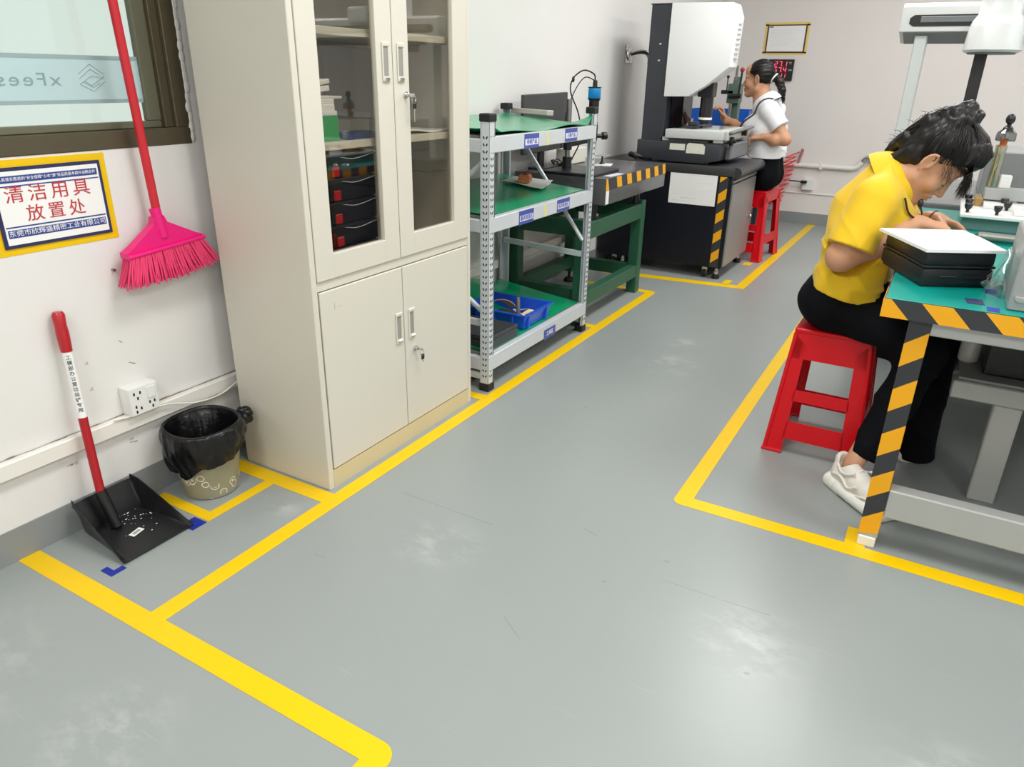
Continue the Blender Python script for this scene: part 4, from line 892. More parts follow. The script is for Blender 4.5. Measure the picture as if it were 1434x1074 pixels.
tag(MB().cyl((.79, YW - .03, .545), (.815, YW - .03, .68), .011, .014, 14).ball((.815, YW - .03, .682), .015).build('air_nozzle', mat('dusty_rose_metal', (170, 120, 120), .4)), 'slim rose-grey air nozzle leaning on the back wall beside the red hose', 'nozzle')
# ---------------------------------------------------------------- worktable at right
M['tframe'] = mat('light_grey_tube_paint', (176, 178, 174), .36, metal=.1, var=.04)
M['teal'] = mat('teal_esd_mat', (0, 142, 130), .33, var=.10, scale=4, bump=.02, bscale=40)
wt = thing('worktable', (2.6, 3.0, 0), 'grey steel worktable with black and yellow striped edge and leg at right', 'table')
TX0, TX1, TY0, TY1, TT = 1.955, 3.60, 2.09, 3.86, .757
MB().bb((TX0, TY0, TT - .046), (TX1, TY1, TT), bev=.006, seg=2).build('tabletop', mat('grey_table_edge', (120, 122, 122), .45), wt)
b = MB(); z0, z1, yy = TT - .0475, TT + .0008, TY0 - .0014
ed = [1.953] + [1.973 + k * .0705 for k in range(24)]; s_ = .048
for k in range(len(ed) - 1):
    a, c = ed[k], ed[k + 1]; m_ = k % 2
    a0 = a if k else a; b.prism([(a0 + (s_ if k else 0), z0), (c + s_, z0), (c, z1), (a0, z1)], 'y', yy, TY0 - .0002, m_)
# wraps round the left end
for k in range(24):
    a = TY0 + k * .0705; b.prism([(a, z0), (min(a + .0705, TY1), z0), (min(a + .0705, TY1), z1), (a, z1)], 'x', TX0 - .0014, TX0 - .0002, (k + 1) % 2 if k else 0)
b.build('hazard_tape', [M['hazy'], M['hazk']], wt, smooth=False)
LW = .052
def table_leg(x, y, tape_=False):
    l = MB().bb((x, y, .030), (x + LW, y + LW, TT - .046), bev=.004).build('leg', M['tframe'], wt)
    MB().bb((x + .002, y - .004 if tape_ else y + .002, 0), (x + LW - .002, y + LW - .002, .034), bev=.003).build('foot', M['trunk'], l)
    if tape_:
        b = MB(); z = .045; k = 0
        zs = [.040, .092, .160, .228, .297, .369, .438, .506, .572, .639, .704]
        for k in range(len(zs) - 1):
            a, c = zs[k], zs[k + 1]; s1 = .038
            top = c + s1 if k < len(zs) - 2 else c; top = min(top, .704)
            b.prism([(x, a), (x + LW, min(a + (s1 if k else .012), .704)), (x + LW, top), (x, c)], 'y', y - .0012, y - .0002, k % 2)
            b.prism([(y, min(a + s1, .704)), (y + LW, min(a + s1, .704)), (y + LW, min(c + s1, .704)), (y, min(c + s1, .704))], 'x', x + LW + .0002, x + LW + .0012, k % 2)
        b.build('hazard_tape', [M['hazy'], M['hazk']], l, smooth=False)
    return l
table_leg(2.024, 2.112, True); table_leg(3.5, 2.112); table_leg(2.024, 3.76); table_leg(3.5, 3.76)
for y in (2.116, 3.764):
    MB().bb((2.024 + LW, y, TT - .088), (3.5, y + .044, TT - .046), bev=.003).build('top_rail', M['tframe'], wt)
for x in (2.028, 3.504):
    MB().bb((x, 2.112 + LW, TT - .088), (x + .044, 3.76, TT - .046), bev=.003).build('top_rail', M['tframe'], wt)
MB().bb((2.024 + LW, 2.114, .108), (3.5, 2.164, .200), bev=.004).build('lower_rail', M['tframe'], wt)
# middle frame: upright under a cross beam that carries a shelf
MB().bb((2.186, 2.58, .345), (3.46, 2.645, .405), bev=.004).build('shelf_beam', M['tframe'], wt)
MB().bb((2.186, 3.10, .345), (3.46, 3.165, .405), bev=.004).build('shelf_beam', M['tframe'], wt)
for x in (2.312, 3.2): MB().bb((x, 2.585, .0), (x + .078, 2.64, .345), bev=.004).build('upright', M['tframe'], wt)
MB().bb((2.2, 2.60, .405), (3.46, 3.15, .413)).build('lower_shelf', mat('shelf_grey', (150, 152, 150), .5), wt, smooth=False)
pc = thing('black_case', (2.6, 2.85, .413), 'large black equipment case on the shelf under the worktable', 'case')
MB().bb((2.262, 2.66, .414), (2.82, 3.05, .560), bev=.006).build('case_body', mat('matt_black_shell', (24, 24, 26), .5, var=.2), pc)
MB().bb((2.255, 2.655, .548), (2.83, 3.055, .566), bev=.004).build('lid', M['black'], pc)
jg = thing('white_jug', (2.222, 2.80, .413), 'small white plastic container on the shelf under the worktable', 'container')
MB().lathe([(.026, .4135), (.032, .42), (.032, .475), (.026, .49), (.014, .497), (.014, .505)], (2.222, 2.78, 0), 22).build('body', M['white'], jg); MB().cyl((2.222, 2.78, .505), (2.222, 2.78, .520), .017, seg=18).build('cap', M['white'], jg)
b = MB()
for s in (-1, 1): b.tube(bez([(2.318 + s * .008, 2.137, TT - .089), (2.316, 2.13, TT - .10), (2.316 - s * .012, 2.125, TT - .118)], 6), .0016, 6)
tag(b.build('cable_tie', M['trunk']), 'white cable tie ends hanging below the front rail of the worktable', 'cable tie')
tm = tag(MB().bb((TX0 + .003, TY0 + .002, TT + .0005), (TX1 - .01, TY1 - .02, TT + .0035), bev=.001).build('work_mat', M['teal']), 'teal green mat covering the worktable top', 'mat')
ZT = TT + .0038
# black case with paper on top
bc = thing('instrument_case', (2.05, 2.38, ZT), 'closed black instrument case on the corner of the worktable under white paper', 'case')
A_ = [Vector((1.905, 2.515)), Vector((2.028, 2.258)), Vector((2.196, 2.352)), Vector((2.100, 2.610))]
def inset(P, d): c = sum(P, Vector((0, 0))) / 4; return [p + (c - p).normalized() * d for p in P]
b = MB(); b.prism([tuple(p) for p in inset(A_, .010)], 'z', ZT, ZT + .010, bev=.003); b.prism([tuple(p) for p in A_], 'z', ZT + .008, ZT + .052, bev=.007); b.build('lower_shell', M['case'] if 'case' in M else M['black'], bc)
MB().prism([tuple(p) for p in inset(A_, -.002)], 'z', ZT + .054, ZT + .061, bev=.002).prism([tuple(p) for p in inset(A_, .003)], 'z', ZT + .060, ZT + .098, bev=.008).build('lid', M['black'], bc)
e = (A_[2] - A_[1]); b = MB()
for t0, t1, z in ((.25, .48, .030), (.62, .85, .030)):
    p, q = A_[1] + e * t0, A_[1] + e * t1; n_ = Vector((e.y, -e.x)).normalized(); b.beam((p.x + n_.x * .001, p.y + n_.y * .001, ZT + z), (q.x + n_.x * .001, q.y + n_.y * .001, ZT + z), .004, .005, 0, .001)
b.build('shell_rib', M['black'], bc)
P_ = [Vector((1.893, 2.300)), Vector((2.030, 2.095)), Vector((2.218, 2.225)), Vector((2.118, 2.600))]
def papf(u, v):
    P = [Vector((1.885, 2.51)), Vector((2.025, 2.245)), Vector((2.212, 2.345)), Vector((2.107, 2.625))]
    p = P[0].lerp(P[1], u).lerp(P[3].lerp(P[2], u), v); return (p.x, p.y, ZT + .1075 + .003 * math.sin(3.1 * u) * math.sin(2 * v) + .005 * max(0, u - .8) * v)
b = MB().grid(papf, 16, 16, .0085)
ps = tag(b.build('paper_stack', M['paper'], ang=50), 'stack of white paper lying on the black instrument case', 'papers')
# things around it on the mat
tag(MB().box((2.160, 2.178, ZT + .0006), (.040, .052, .0008), 0, Euler((0, 0, .12))).build('sticker', mat('dark_printed_sticker', (52, 54, 96), .4, var=.9, scale=130), smooth=False), 'small dark printed sticker on the teal mat near its front edge', 'sticker')
b = MB(); 
for y0, y1, m_ in ((2.10, 2.14, 0), (2.285, 2.34, 0), (2.14, 2.285, 1)): b.bb((2.186, y0, ZT), (2.214, y1, ZT + .0006), m_)
tag(b.build('tape_strip', [M['blue'], M['teal']], smooth=False), 'strip of blue tape on the teal mat beside the grey control box', 'tape')
M['plastic'] = glass_mat('clear_plastic_film', (235, 238, 240), .9, .12, .22)
def film(u, v): return (2.175 + .045 * u + .006 * math.sin(9 * v), 2.30 - .06 * u + .10 * v * u, ZT + .002 + .118 * v * (1 - .12 * math.sin(6 * u)) * (.35 + .65 * u))
tag(MB().grid(film, 18, 18, .0).build('plastic_bag', M['plastic'], ang=180), 'crumpled clear plastic bag between the black case and the grey control box', 'plastic bag')
cbx = thing('control_box', (2.4, 2.3, ZT), 'grey metal control box at the right front of the worktable', 'control box')
MB().bb((2.228, 2.135, ZT), (2.62, 2.44, .938), bev=.004).build('housing', mat('control_box_grey', (158, 160, 160), .4, metal=.15, var=.03), cbx)
MB().bb((2.272, 2.134, .86), (2.32, 2.1349, .905)).build('white_label', M['paper'], cbx, smooth=False)
MB().prism([(2.238, .800), (2.268, .800), (2.268, .790), (2.260, .784), (2.246, .784), (2.238, .790)], 'y', 2.130, 2.1349, bev=.001).build('catch', M['chrome'], cbx)
tag(MB().cyl((2.172, 3.09, ZT + .020), (2.31, 3.085, ZT + .020), .015, seg=16).build('metal_rod', mat('worn_steel_rod', (170, 164, 158), .3, metal=.8, var=.2, scale=50)), 'worn steel rod lying on the mat in front of the clamp plate', 'rod')
tag(MB().bb((2.16, 3.115, ZT), (2.33, 3.16, ZT + .016), bev=.003).build('steel_bar', M['black']), 'flat black bar behind the steel rod on the mat', 'bar')
for i, (x, y, lb) in enumerate(((2.03, 3.42, 'small clear plastic pouch on the teal mat, nearest to her hands'), (2.075, 3.36, 'small clear plastic pouch on the teal mat, right beside the white clamp plate'))):
    def pouch(u, v, x=x, y=y): return (x - .03 + .06 * u, y - .045 + .09 * v, ZT + .002 + .016 * math.sin(math.pi * u) * math.sin(math.pi * v) + .003 * math.sin(14 * u + 9 * v))
    tag(MB().grid(pouch, 14, 14, 0).build('clear_pouch', M['plastic'], ang=180), lb, 'pouch')
# clamp plate with black thumb screws
cpz = .822
cp = thing('clamp_plate', (2.35, 3.55, ZT), 'white clamp plate with black thumb screws at the back of the worktable', 'clamp plate')
M['cwhite'] = mat('white_anodised_plate', (226, 226, 222), .35, var=.03)
MB().bb((2.105, 3.31, cpz - .014), (2.75, 3.80, cpz), bev=.003).build('plate', M['cwhite'], cp)
MB().bb((2.115, 3.33, ZT), (2.74, 3.79, cpz - .014), bev=.002).build('base', mat('teal_grey_base', (88, 122, 120), .4), cp)
for (x, y) in ((2.128, 3.36), (2.130, 3.50), (2.128, 3.64), (2.225, 3.35), (2.255, 3.60), (2.262, 3.50)):
    MB().cyl((x, y, cpz), (x, y, cpz + .014), .006, seg=10).lathe([(.009, .012), (.013, .020), (.015, .030), (.013, .034), (0, .035)], (x, y, cpz), 18).build('thumb_screw', M['black'], cp)
MB().bb((2.15, 3.56, cpz), (2.175, 3.72, cpz + .030), bev=.002).build('brass_block', mat('brass', (176, 140, 80), .35, metal=.6), cp)
MB().bb((2.182, 3.50, cpz), (2.45, 3.76, cpz + .016), bev=.002).bb((2.28, 3.36, cpz), (2.60, 3.46, cpz + .012), bev=.002).build('clamp_bar', M['cwhite'], cp)
MB().bb((2.178, 3.62, cpz + .022), (2.60, 3.70, cpz + .068), bev=.003).bb((2.27, 3.63, cpz), (2.30, 3.69, cpz + .024)).bb((2.55, 3.63, cpz), (2.58, 3.69, cpz + .024)).build('rail', mat('grey_alu_rail', (176, 178, 178), .35, metal=.3, var=.05), cp)
MB().bb((2.222, 3.64, cpz + .068), (2.262, 3.69, cpz + .118), bev=.003).build('slide', M['cwhite'], cp)
vt = thing('sample_tube', (2.185, 3.655, cpz + .068), 'clear tube with orange stopper and round black knob standing on the clamp plate', 'tube')
M['acry'] = glass_mat('clear_acrylic', (236, 238, 224), .96, .03, .25)
MB().lathe([(.021, 0), (.021, .165), (.018, .165), (.018, .004), (0, .004)], (2.197, 3.655, cpz + .069), 24).build('tube', M['acry'], vt)
MB().cyl((2.190, 3.65, cpz + .072), (2.190, 3.65, cpz + .21), .0035, seg=8).build('inner_rod', mat('yellow_brass_rod', (206, 190, 100), .3, metal=.4), vt)
MB().cyl((2.200, 3.655, cpz + .225), (2.200, 3.655, cpz + .262), .012, .014, 14).build('stopper', mat('orange_rubber', (226, 96, 40), .5), vt)
MB().lathe([(.034, 0), (.036, .01), (.034, .03), (.018, .045), (.010, .05)], (2.203, 3.655, cpz + .250), 22).build('bell', glass_mat('bell_glass', (190, 190, 190), .8, .03, .2), vt)
MB().lathe([(.020, .03), (.018, .045), (.008, .055), (.008, .062)], (2.203, 3.655, cpz + .254), 18).ball((2.203, 3.655, cpz + .332), .017, 0, (1, 1, 1.2)).build('knob', M['black'], vt)

# ---------------------------------------------------------------- bridge measuring machine behind the table
bm_ = thing('bridge_machine', (2.3, 4.3, 0), 'white bridge coordinate measuring machine with black probe column behind the worktable', 'measuring machine')
M['bwhite'] = mat('bridge_white', (236, 236, 236), .3, var=.01); M['bgrey'] = mat('bridge_base_grey', (120, 124, 126), .4, var=.06)
MB().bb((1.78, 3.92, .06), (3.40, 5.0, .70), bev=.008).build('base', M['bgrey'], bm_)
b = MB()
for k in range(3): b.bb((1.98, 3.915, .56 + k * .05), (2.7, 3.925, .575 + k * .05))
b.build('base_slot', M['black'], bm_, smooth=False)
for x in (1.85, 3.3):
    for y in (4.0, 4.9): MB().cyl((x, y, 0), (x, y, .06), .035, seg=18).build('foot', M['rubber'], bm_)
MB().bb((1.76, 3.90, .70), (3.42, 5.02, .775), bev=.006).build('granite_table', mat('grey_granite', (104, 108, 110), .25, var=.12, scale=120), bm_)
MB().bb((2.18, 4.30, .775), (3.3, 4.80, .985), bev=.005).build('cover_box', mat('mid_grey_cover', (140, 142, 142), .4), bm_)
def slant(z): return 0
MB().bb((1.779, 3.97, .775), (1.829, 4.06, 1.475), bev=.004).build('bridge_leg', mat('silver_leg', (214, 218, 218), .3, metal=.2), bm_)
MB().bb((3.20, 3.97, .775), (3.27, 4.06, 1.475), bev=.004).build('bridge_leg', bpy.data.materials['silver_leg'], bm_)
bmx = MB(); bmx.prism([(3.93, 1.486), (4.12, 1.447), (4.18, 1.50), (4.18, 1.60), (3.95, 1.60), (3.93, 1.585)], 'x', 1.712, 3.40, bev=.008)
xb = bmx.build('cross_beam', M['bwhite'], bm_)
MB().prism([(1.765, 1.507), (3.3, 1.507), (3.3, 1.552), (1.765, 1.552), (1.748, 1.540), (1.748, 1.518)], 'y', 3.926, 3.932).build('guide_slot', M['black'], xb)
MB().bb((1.79, 3.922, 1.522), (3.3, 3.928, 1.546), bev=.002).build('guide_rail', M['bgrey'], xb)
MB().prism([(3.934, 1.4845), (4.116, 1.4470), (4.116, 1.4455), (3.934, 1.4830)], 'x', 1.73, 3.38).build('underside_shade', M['bgrey'], xb)  # grey sheet paints the shade on the beam's downward face
# carriage and probe head: shell with rounded front, wide at the top
def shell(u, v):
    a = (u - .5) * math.pi; zt = v
    w_ = .098 + .018 * math.sin(math.pi * min(1, zt * 1.2)); x = 2.083 + w_ * math.copysign(abs(math.sin(a)) ** .45, math.sin(a)); y = 4.02 - .20 * abs(math.cos(a)) ** .5
    return (x, y, 1.405 + .11 * v)
b = MB(); prof = []
for z, w_, d in ((1.405, .100, .15), (1.412, .110, .17), (1.50, .104, .165), (1.525, .096, .155), (1.548, .082, .135), (1.60, .078, .13), (1.90, .078, .13), (1.905, .06, .11)):
    prof.append([(2.083 + w_ * math.copysign(abs(math.cos(t)) ** .55, math.cos(t)), 3.98 + d * math.copysign(abs(math.sin(t)) ** .55, math.sin(t)), z) for t in [2 * math.pi * k / 40 for k in range(40)]])
vs = [p for r in prof for p in r]; n = 40
fs = [(i * n + k, i * n + (k + 1) % n, (i + 1) * n + (k + 1) % n, (i + 1) * n + k) for i in range(len(prof) - 1) for k in range(n)] + [tuple(range(n - 1, -1, -1)), tuple((len(prof) - 1) * n + k for k in range(n))]
b.add(vs, fs); b.bb((2.16, 3.90, 1.56), (2.40, 4.10, 1.66), bev=.03, seg=3); b.build('probe_head_cover', M['bwhite'], bm_, ang=40)
MB().lathe([(0, 1.398), (.088, 1.398), (.094, 1.406)], (2.083, 3.97, 0), 40).build('head_underside', M['bgrey'], bm_)
MB().bb((2.024, 3.96, 1.03), (2.072, 4.008, 1.41), bev=.003).build('ram', mat('black_carbon_ram', (34, 32, 34), .4), bm_)
MB().lathe([(.0015, .90), (.0015, .94), (.004, .945), (.004, .97), (.014, .975), (.018, .99), (.018, 1.03)], (2.048, 3.984, 0), 18).ball((2.048, 3.984, .90), .004).build('probe', M['steel'], bm_)
# grey cupboard against the back wall, seen between her face and the machine
# ---------------------------------------------------------------- red stools
M['stool'] = mat('glossy_red_plastic', (208, 5, 22), .33, var=.03, spec=.35)
def stool(name, loc, rz, W, L, Hs, label):
    t = thing(name, loc, label, 'stool', 'red plastic stools', rz=rz, local=True)
    wt_, lt_ = W * .77, L * .76   # top size
    def P(ax, sgn, s, z):
        """point on a slanted side: ax 0 faces +-y, 1 faces +-x ; s -1..1 along the side"""
        k = 1 - z / Hs; w_ = (wt_ + (W - wt_) * k) / 2; l_ = (lt_ + (L - lt_) * k) / 2
        return Vector((s * w_, sgn * l_, z)) if ax == 0 else Vector((sgn * w_, s * l_, z))
    def slab(b, ax, sgn, q, th=.004):
        """q: four (s,z) corners"""
        o = [P(ax, sgn, s, z) for s, z in q]; c = Vector((0, 0, 0)); n_ = (o[1] - o[0]).cross(o[2] - o[0]).normalized()
        mid = sum(o, Vector()) / 4; 
        if n_.dot(Vector((mid.x, mid.y, 0))) < 0: n_ = -n_
        i_ = [p - n_ * th for p in o]
        b.add(o + i_, [(0, 1, 2, 3), (7, 6, 5, 4)] + [(k, (k + 1) % 4, 4 + (k + 1) % 4, 4 + k) for k in range(4)])
    sl = .40
    for i, (sx, sy) in enumerate(((-1, -1), (1, -1), (1, 1), (-1, 1))):
        b = MB()
        for ax, sg_, s0 in ((0, sy, sx), (1, sx, sy)):
            slab(b, ax, sg_, [(s0, 0), (s0 * (1 - sl), 0), (s0 * (1 - sl * .92), Hs - .06), (s0, Hs - .02)])
        for ax, sg_, s0 in ((0, sy, sx), (1, sx, sy)):  # little foot flange
            p0, p1 = P(ax, sg_, s0 * 1.03, .006), P(ax, sg_, s0 * (1 - sl) * .99, .006); b.tube([p0, p1], .007, 8)
        b.tube([P(0, sy, sx, 0) + Vector((-sx * .004, -sy * .004, .006)), P(0, sy, sx, Hs - .02) + Vector((-sx * .005, -sy * .005, 0))], .0085, 10)
        b.build('leg', M['stool'], t)
    for ax in (0, 1):
        for sg_ in (-1, 1):
            e = 1 - sl * .9
            za = .77 if ax == 0 else .84
            b = MB(); slab(b, ax, sg_, [(-.99, Hs * za), (.99, Hs * za), (1, Hs - .012), (-1, Hs - .012)]); b.build('apron', M['stool'], t)
            bars = (((.435, .525),) if sg_ < 0 else ()) + ((.125, .27),) if ax == 0 else ((.24, .37),)
            for z0, z1 in bars:
                b = MB(); slab(b, ax, sg_, [(-e - .02, Hs * z0), (e + .02, Hs * z0), (e, Hs * z1), (-e, Hs * z1)]); b.build('cross_bar', M['stool'], t)
    b = MB(); b.box((0, 0, Hs - .009), (wt_ + .008, lt_ + .008, .018), 0, bev=.008, seg=3); b.build('seat', M['stool'], t)
    return t
stool('plastic_stool', (1.808, 2.77, 0), 0, .325, .37, .475, 'red plastic stool under the woman in yellow at the worktable')
stool('plastic_stool', (.80, 5.89, 0), -.10, .31, .44, .52, 'red plastic stool under the woman in white beside the measuring machine')

# ---------------------------------------------------------------- figures: one continuous surface from a smooth-blended field
class Field:
    def __init__(s, lo, hi, res):
        s.lo = np.array(lo, float); s.res = res; s.n = np.ceil((np.array(hi) - s.lo) / res).astype(int) + 1
        s.d = np.full(s.n, .15, np.float32)
    def _win(s, a, b, pad):
        i0 = np.maximum(((np.array(a) - pad - s.lo) / s.res).astype(int), 0); i1 = np.minimum(((np.array(b) + pad - s.lo) / s.res).astype(int) + 2, s.n)
        if (i1 <= i0).any(): return None, None
        ax = [(s.lo[k] + np.arange(i0[k], i1[k]) * s.res).astype(np.float32) for k in range(3)]
        return tuple(slice(i0[k], i1[k]) for k in range(3)), np.meshgrid(*ax, indexing='ij', sparse=True)
    def _mix(s, sl, q, k, op):
        d = s.d[sl]
        if op == 'add':
            h = np.clip(.5 + .5 * (d - q) / k, 0, 1); s.d[sl] = d * (1 - h) + q * h - k * h * (1 - h)
        else:
            h = np.clip(.5 - .5 * (d + q) / k, 0, 1); s.d[sl] = d * (1 - h) - q * h + k * h * (1 - h)
    def cap(s, a, b, ra, rb=None, k=.02, op='add'):
        a = np.array(a, float); b = np.array(b, float); rb = ra if rb is None else rb; R_ = max(ra, rb)
        sl, g = s._win(np.minimum(a, b), np.maximum(a, b), R_ + k + .012)
        if sl is None: return s
        v = b - a; L2 = max(v @ v, 1e-9); x, y, z = g[0] - a[0], g[1] - a[1], g[2] - a[2]
        t = np.clip((x * v[0] + y * v[1] + z * v[2]) / L2, 0, 1)
        q = np.sqrt((x - t * v[0]) ** 2 + (y - t * v[1]) ** 2 + (z - t * v[2]) ** 2) - (ra + (rb - ra) * t)
        s._mix(sl, q.astype(np.float32), k, op); return s
    def chain(s, pts, k=.02):
        for p, q in zip(pts[:-1], pts[1:]): s.cap(p[:3], q[:3], p[3], q[3], k)
        return s
    def ell(s, c, r, R=None, k=.02, op='add'):
        c = np.array(c, float); r = np.array(r, float); R = np.eye(3) if R is None else np.array(R, float)  # rows: local axes
        m = r.max(); sl, g = s._win(c - m, c + m, k + .012)
        if sl is None: return s
        x, y, z = g[0] - c[0], g[1] - c[1], g[2] - c[2]; k1 = 0; k2 = 0
        for i in range(3):
            l = (x * R[i, 0] + y * R[i, 1] + z * R[i, 2]) / r[i]; k1 = k1 + l * l; k2 = k2 + (l / r[i]) ** 2
        k1 = np.sqrt(k1); q = k1 * (k1 - 1) / np.maximum(np.sqrt(k2), 1e-6)
        s._mix(sl, q.astype(np.float32), k, op); return s
    def grid(s): return np.meshgrid(*[(s.lo[k] + np.arange(s.n[k]) * s.res).astype(np.float32) for k in range(3)], indexing='ij', sparse=True)
    def mesh(s, name, smooth=2):
        d = s.d; n = s.n; ins = d < 0
        c = np.zeros(n - 1, np.int8)
        offs = [(i, j, k) for i in (0, 1) for j in (0, 1) for k in (0, 1)]
        for o in offs: c += ins[o[0]:n[0] - 1 + o[0], o[1]:n[1] - 1 + o[1], o[2]:n[2] - 1 + o[2]]
        cells = np.argwhere((c > 0) & (c < 8)); idx = np.full(n - 1, -1, np.int32); idx[tuple(cells.T)] = np.arange(len(cells))
        acc = np.zeros((len(cells), 3)); cnt = np.zeros(len(cells))
        for i, a in enumerate(offs):
            for b in offs[i + 1:]:
                df = np.array(b) - np.array(a)
                if np.abs(df).sum() != 1: continue
                va = d[tuple((cells + a).T)]; vb = d[tuple((cells + b).T)]; m = (va < 0) != (vb < 0)
                t = va[m] / (va[m] - vb[m]); acc[m] += np.array(a) + t[:, None] * df; cnt[m] += 1
        V = s.lo + (cells + acc / cnt[:, None]) * s.res
        F = []
        for ax in range(3):
            e = [slice(None)] * 3; f_ = [slice(None)] * 3; e[ax] = slice(0, -1); f_[ax] = slice(1, None)
            A = ins[tuple(e)]; B = ins[tuple(f_)]; pts = np.argwhere(A != B); fl = A[tuple(pts.T)]
            u, v = (ax + 1) % 3, (ax + 2) % 3
            ok = (pts[:, u] > 0) & (pts[:, v] > 0) & (pts[:, u] < n[u] - 1) & (pts[:, v] < n[v] - 1); pts = pts[ok]; fl = fl[ok]
            q = []
            for du, dv in ((-1, -1), (0, -1), (0, 0), (-1, 0)):
                p = pts.copy(); p[:, u] += du; p[:, v] += dv; q.append(idx[tuple(p.T)])
            q = np.stack(q, 1); q[~fl] = q[~fl][:, ::-1]; F.append(q)
        F = np.concatenate(F); F = F[(F >= 0).all(1)]
        E_ = np.concatenate([F[:, [0, 1]], F[:, [1, 2]], F[:, [2, 3]], F[:, [3, 0]]]); E_ = np.concatenate([E_, E_[:, ::-1]])
        deg = np.maximum(np.bincount(E_[:, 0], minlength=len(V)), 1)
        for it in range(smooth):
            for w_ in (.5, -.35):
                av = np.stack([np.bincount(E_[:, 0], V[E_[:, 1], k], len(V)) for k in range(3)], 1) / deg[:, None]; V = V + w_ * (av - V)
        me = bpy.data.meshes.new(name); me.from_pydata(V.tolist(), [], F.tolist()); return me
def snap(F_, pts, off):
    """moves points onto the level off of a field"""
    out = []; g = [None] * 3
    def smp(p):
        q = (np.array(p) - F_.lo) / F_.res; i = np.clip(q.astype(int), 0, F_.n - 2); f = q - i; v = 0.
        for a in (0, 1):
            for b in (0, 1):
                for c in (0, 1): v += F_.d[i[0] + a, i[1] + b, i[2] + c] * (f[0] if a else 1 - f[0]) * (f[1] if b else 1 - f[1]) * (f[2] if c else 1 - f[2])
        return v
    for p in pts:
        p = np.array(p, float)
        for it in range(10):
            h = F_.res; d = smp(p); g = np.array([smp(p + np.eye(3)[k] * h) - smp(p - np.eye(3)[k] * h) for k in range(3)]); g /= max(np.linalg.norm(g), 1e-9); p = p - g * np.clip(d - off, -.02, .02)
        out.append(tuple(p))
    return out
def field_obj(name, F_, m, parent=None, smooth=2, extra=None):
    me = F_.mesh(name, smooth)
    if extra is not None:
        bm = bmesh.new(); bm.from_mesh(me); tmp = bpy.data.meshes.new('tmp'); tmp.from_pydata(extra.v, [], extra.f); bm.from_mesh(tmp); bm.to_mesh(me); bm.free(); bpy.data.meshes.remove(tmp)
    me.materials.append(m)
    return link(name, me, parent, 180)
def hand(F_, wrist, direction, palm_n, thumb_side, size=1., curl=(.5, .55, .6, .7), spread=.16):
    """palm with four unequal bent fingers and a thumb leaving the palm's side near its base"""
    w_ = Vector(wrist); d = Vector(direction).normalized(); n_ = Vector(palm_n); n_ = (n_ - d * n_.dot(d)).normalized(); s_ = Vector(thumb_side); s_ = (s_ - d * s_.dot(d) - n_ * s_.dot(n_)).normalized()
    S = size; k = .006
    for q in (-.026, -.010, .008, .024):
        F_.cap(w_ + d * .012 * S + s_ * q * .6 * S, w_ + d * .078 * S + s_ * q * S, .0145 * S, .0115 * S, .010)
    F_.cap(w_ - d * .03 * S, w_ + d * .02 * S, .021 * S, .021 * S, .012)
    for i, (q, L_) in enumerate(((.028, .070), (.0095, .078), (-.0095, .072), (-.027, .057))):
        p = w_ + d * (.082 - abs(q) * .12) * S + s_ * q * S; dir_ = (d + s_ * spread * q * 18).normalized(); c = curl[i]
        seg = (.45, .31, .24); a = .25 * c
        for j, f in enumerate(seg):
            a += c * (.55, .95, .6)[j]; v = dir_ * math.cos(a) + n_ * math.sin(a); q2 = p + v * L_ * f * S
            F_.cap(p, q2, (.0092, .0086, .0078)[j] * S, (.0086, .0078, .0066)[j] * S, .003); p = q2
    p = w_ + d * .022 * S + s_ * .026 * S + n_ * .004 * S; v = (d * .72 + s_ * .62 + n_ * .32).normalized(); p2 = p + v * .036 * S; F_.cap(p, p2, .0135 * S, .0105 * S, .007)
    v2 = (d * .93 + s_ * .18 + n_ * .42).normalized(); p3 = p2 + v2 * .030 * S; F_.cap(p2, p3, .0102 * S, .0088 * S, .003); F_.cap(p3, p3 + v2 * .024 * S, .0088 * S, .0072 * S, .003)
class HeadFrame:
    def __init__(s, C, f, u):
        s.C = Vector(C); s.f = Vector(f).normalized(); u = Vector(u); s.u = (u - s.f * u.dot(s.f)).normalized(); s.s = s.f.cross(s.u)
        s.R = [tuple(s.f), tuple(s.s), tuple(s.u)]
    def __call__(s, f, u, sd=0.): return s.C + s.f * f + s.u * u + s.s * sd
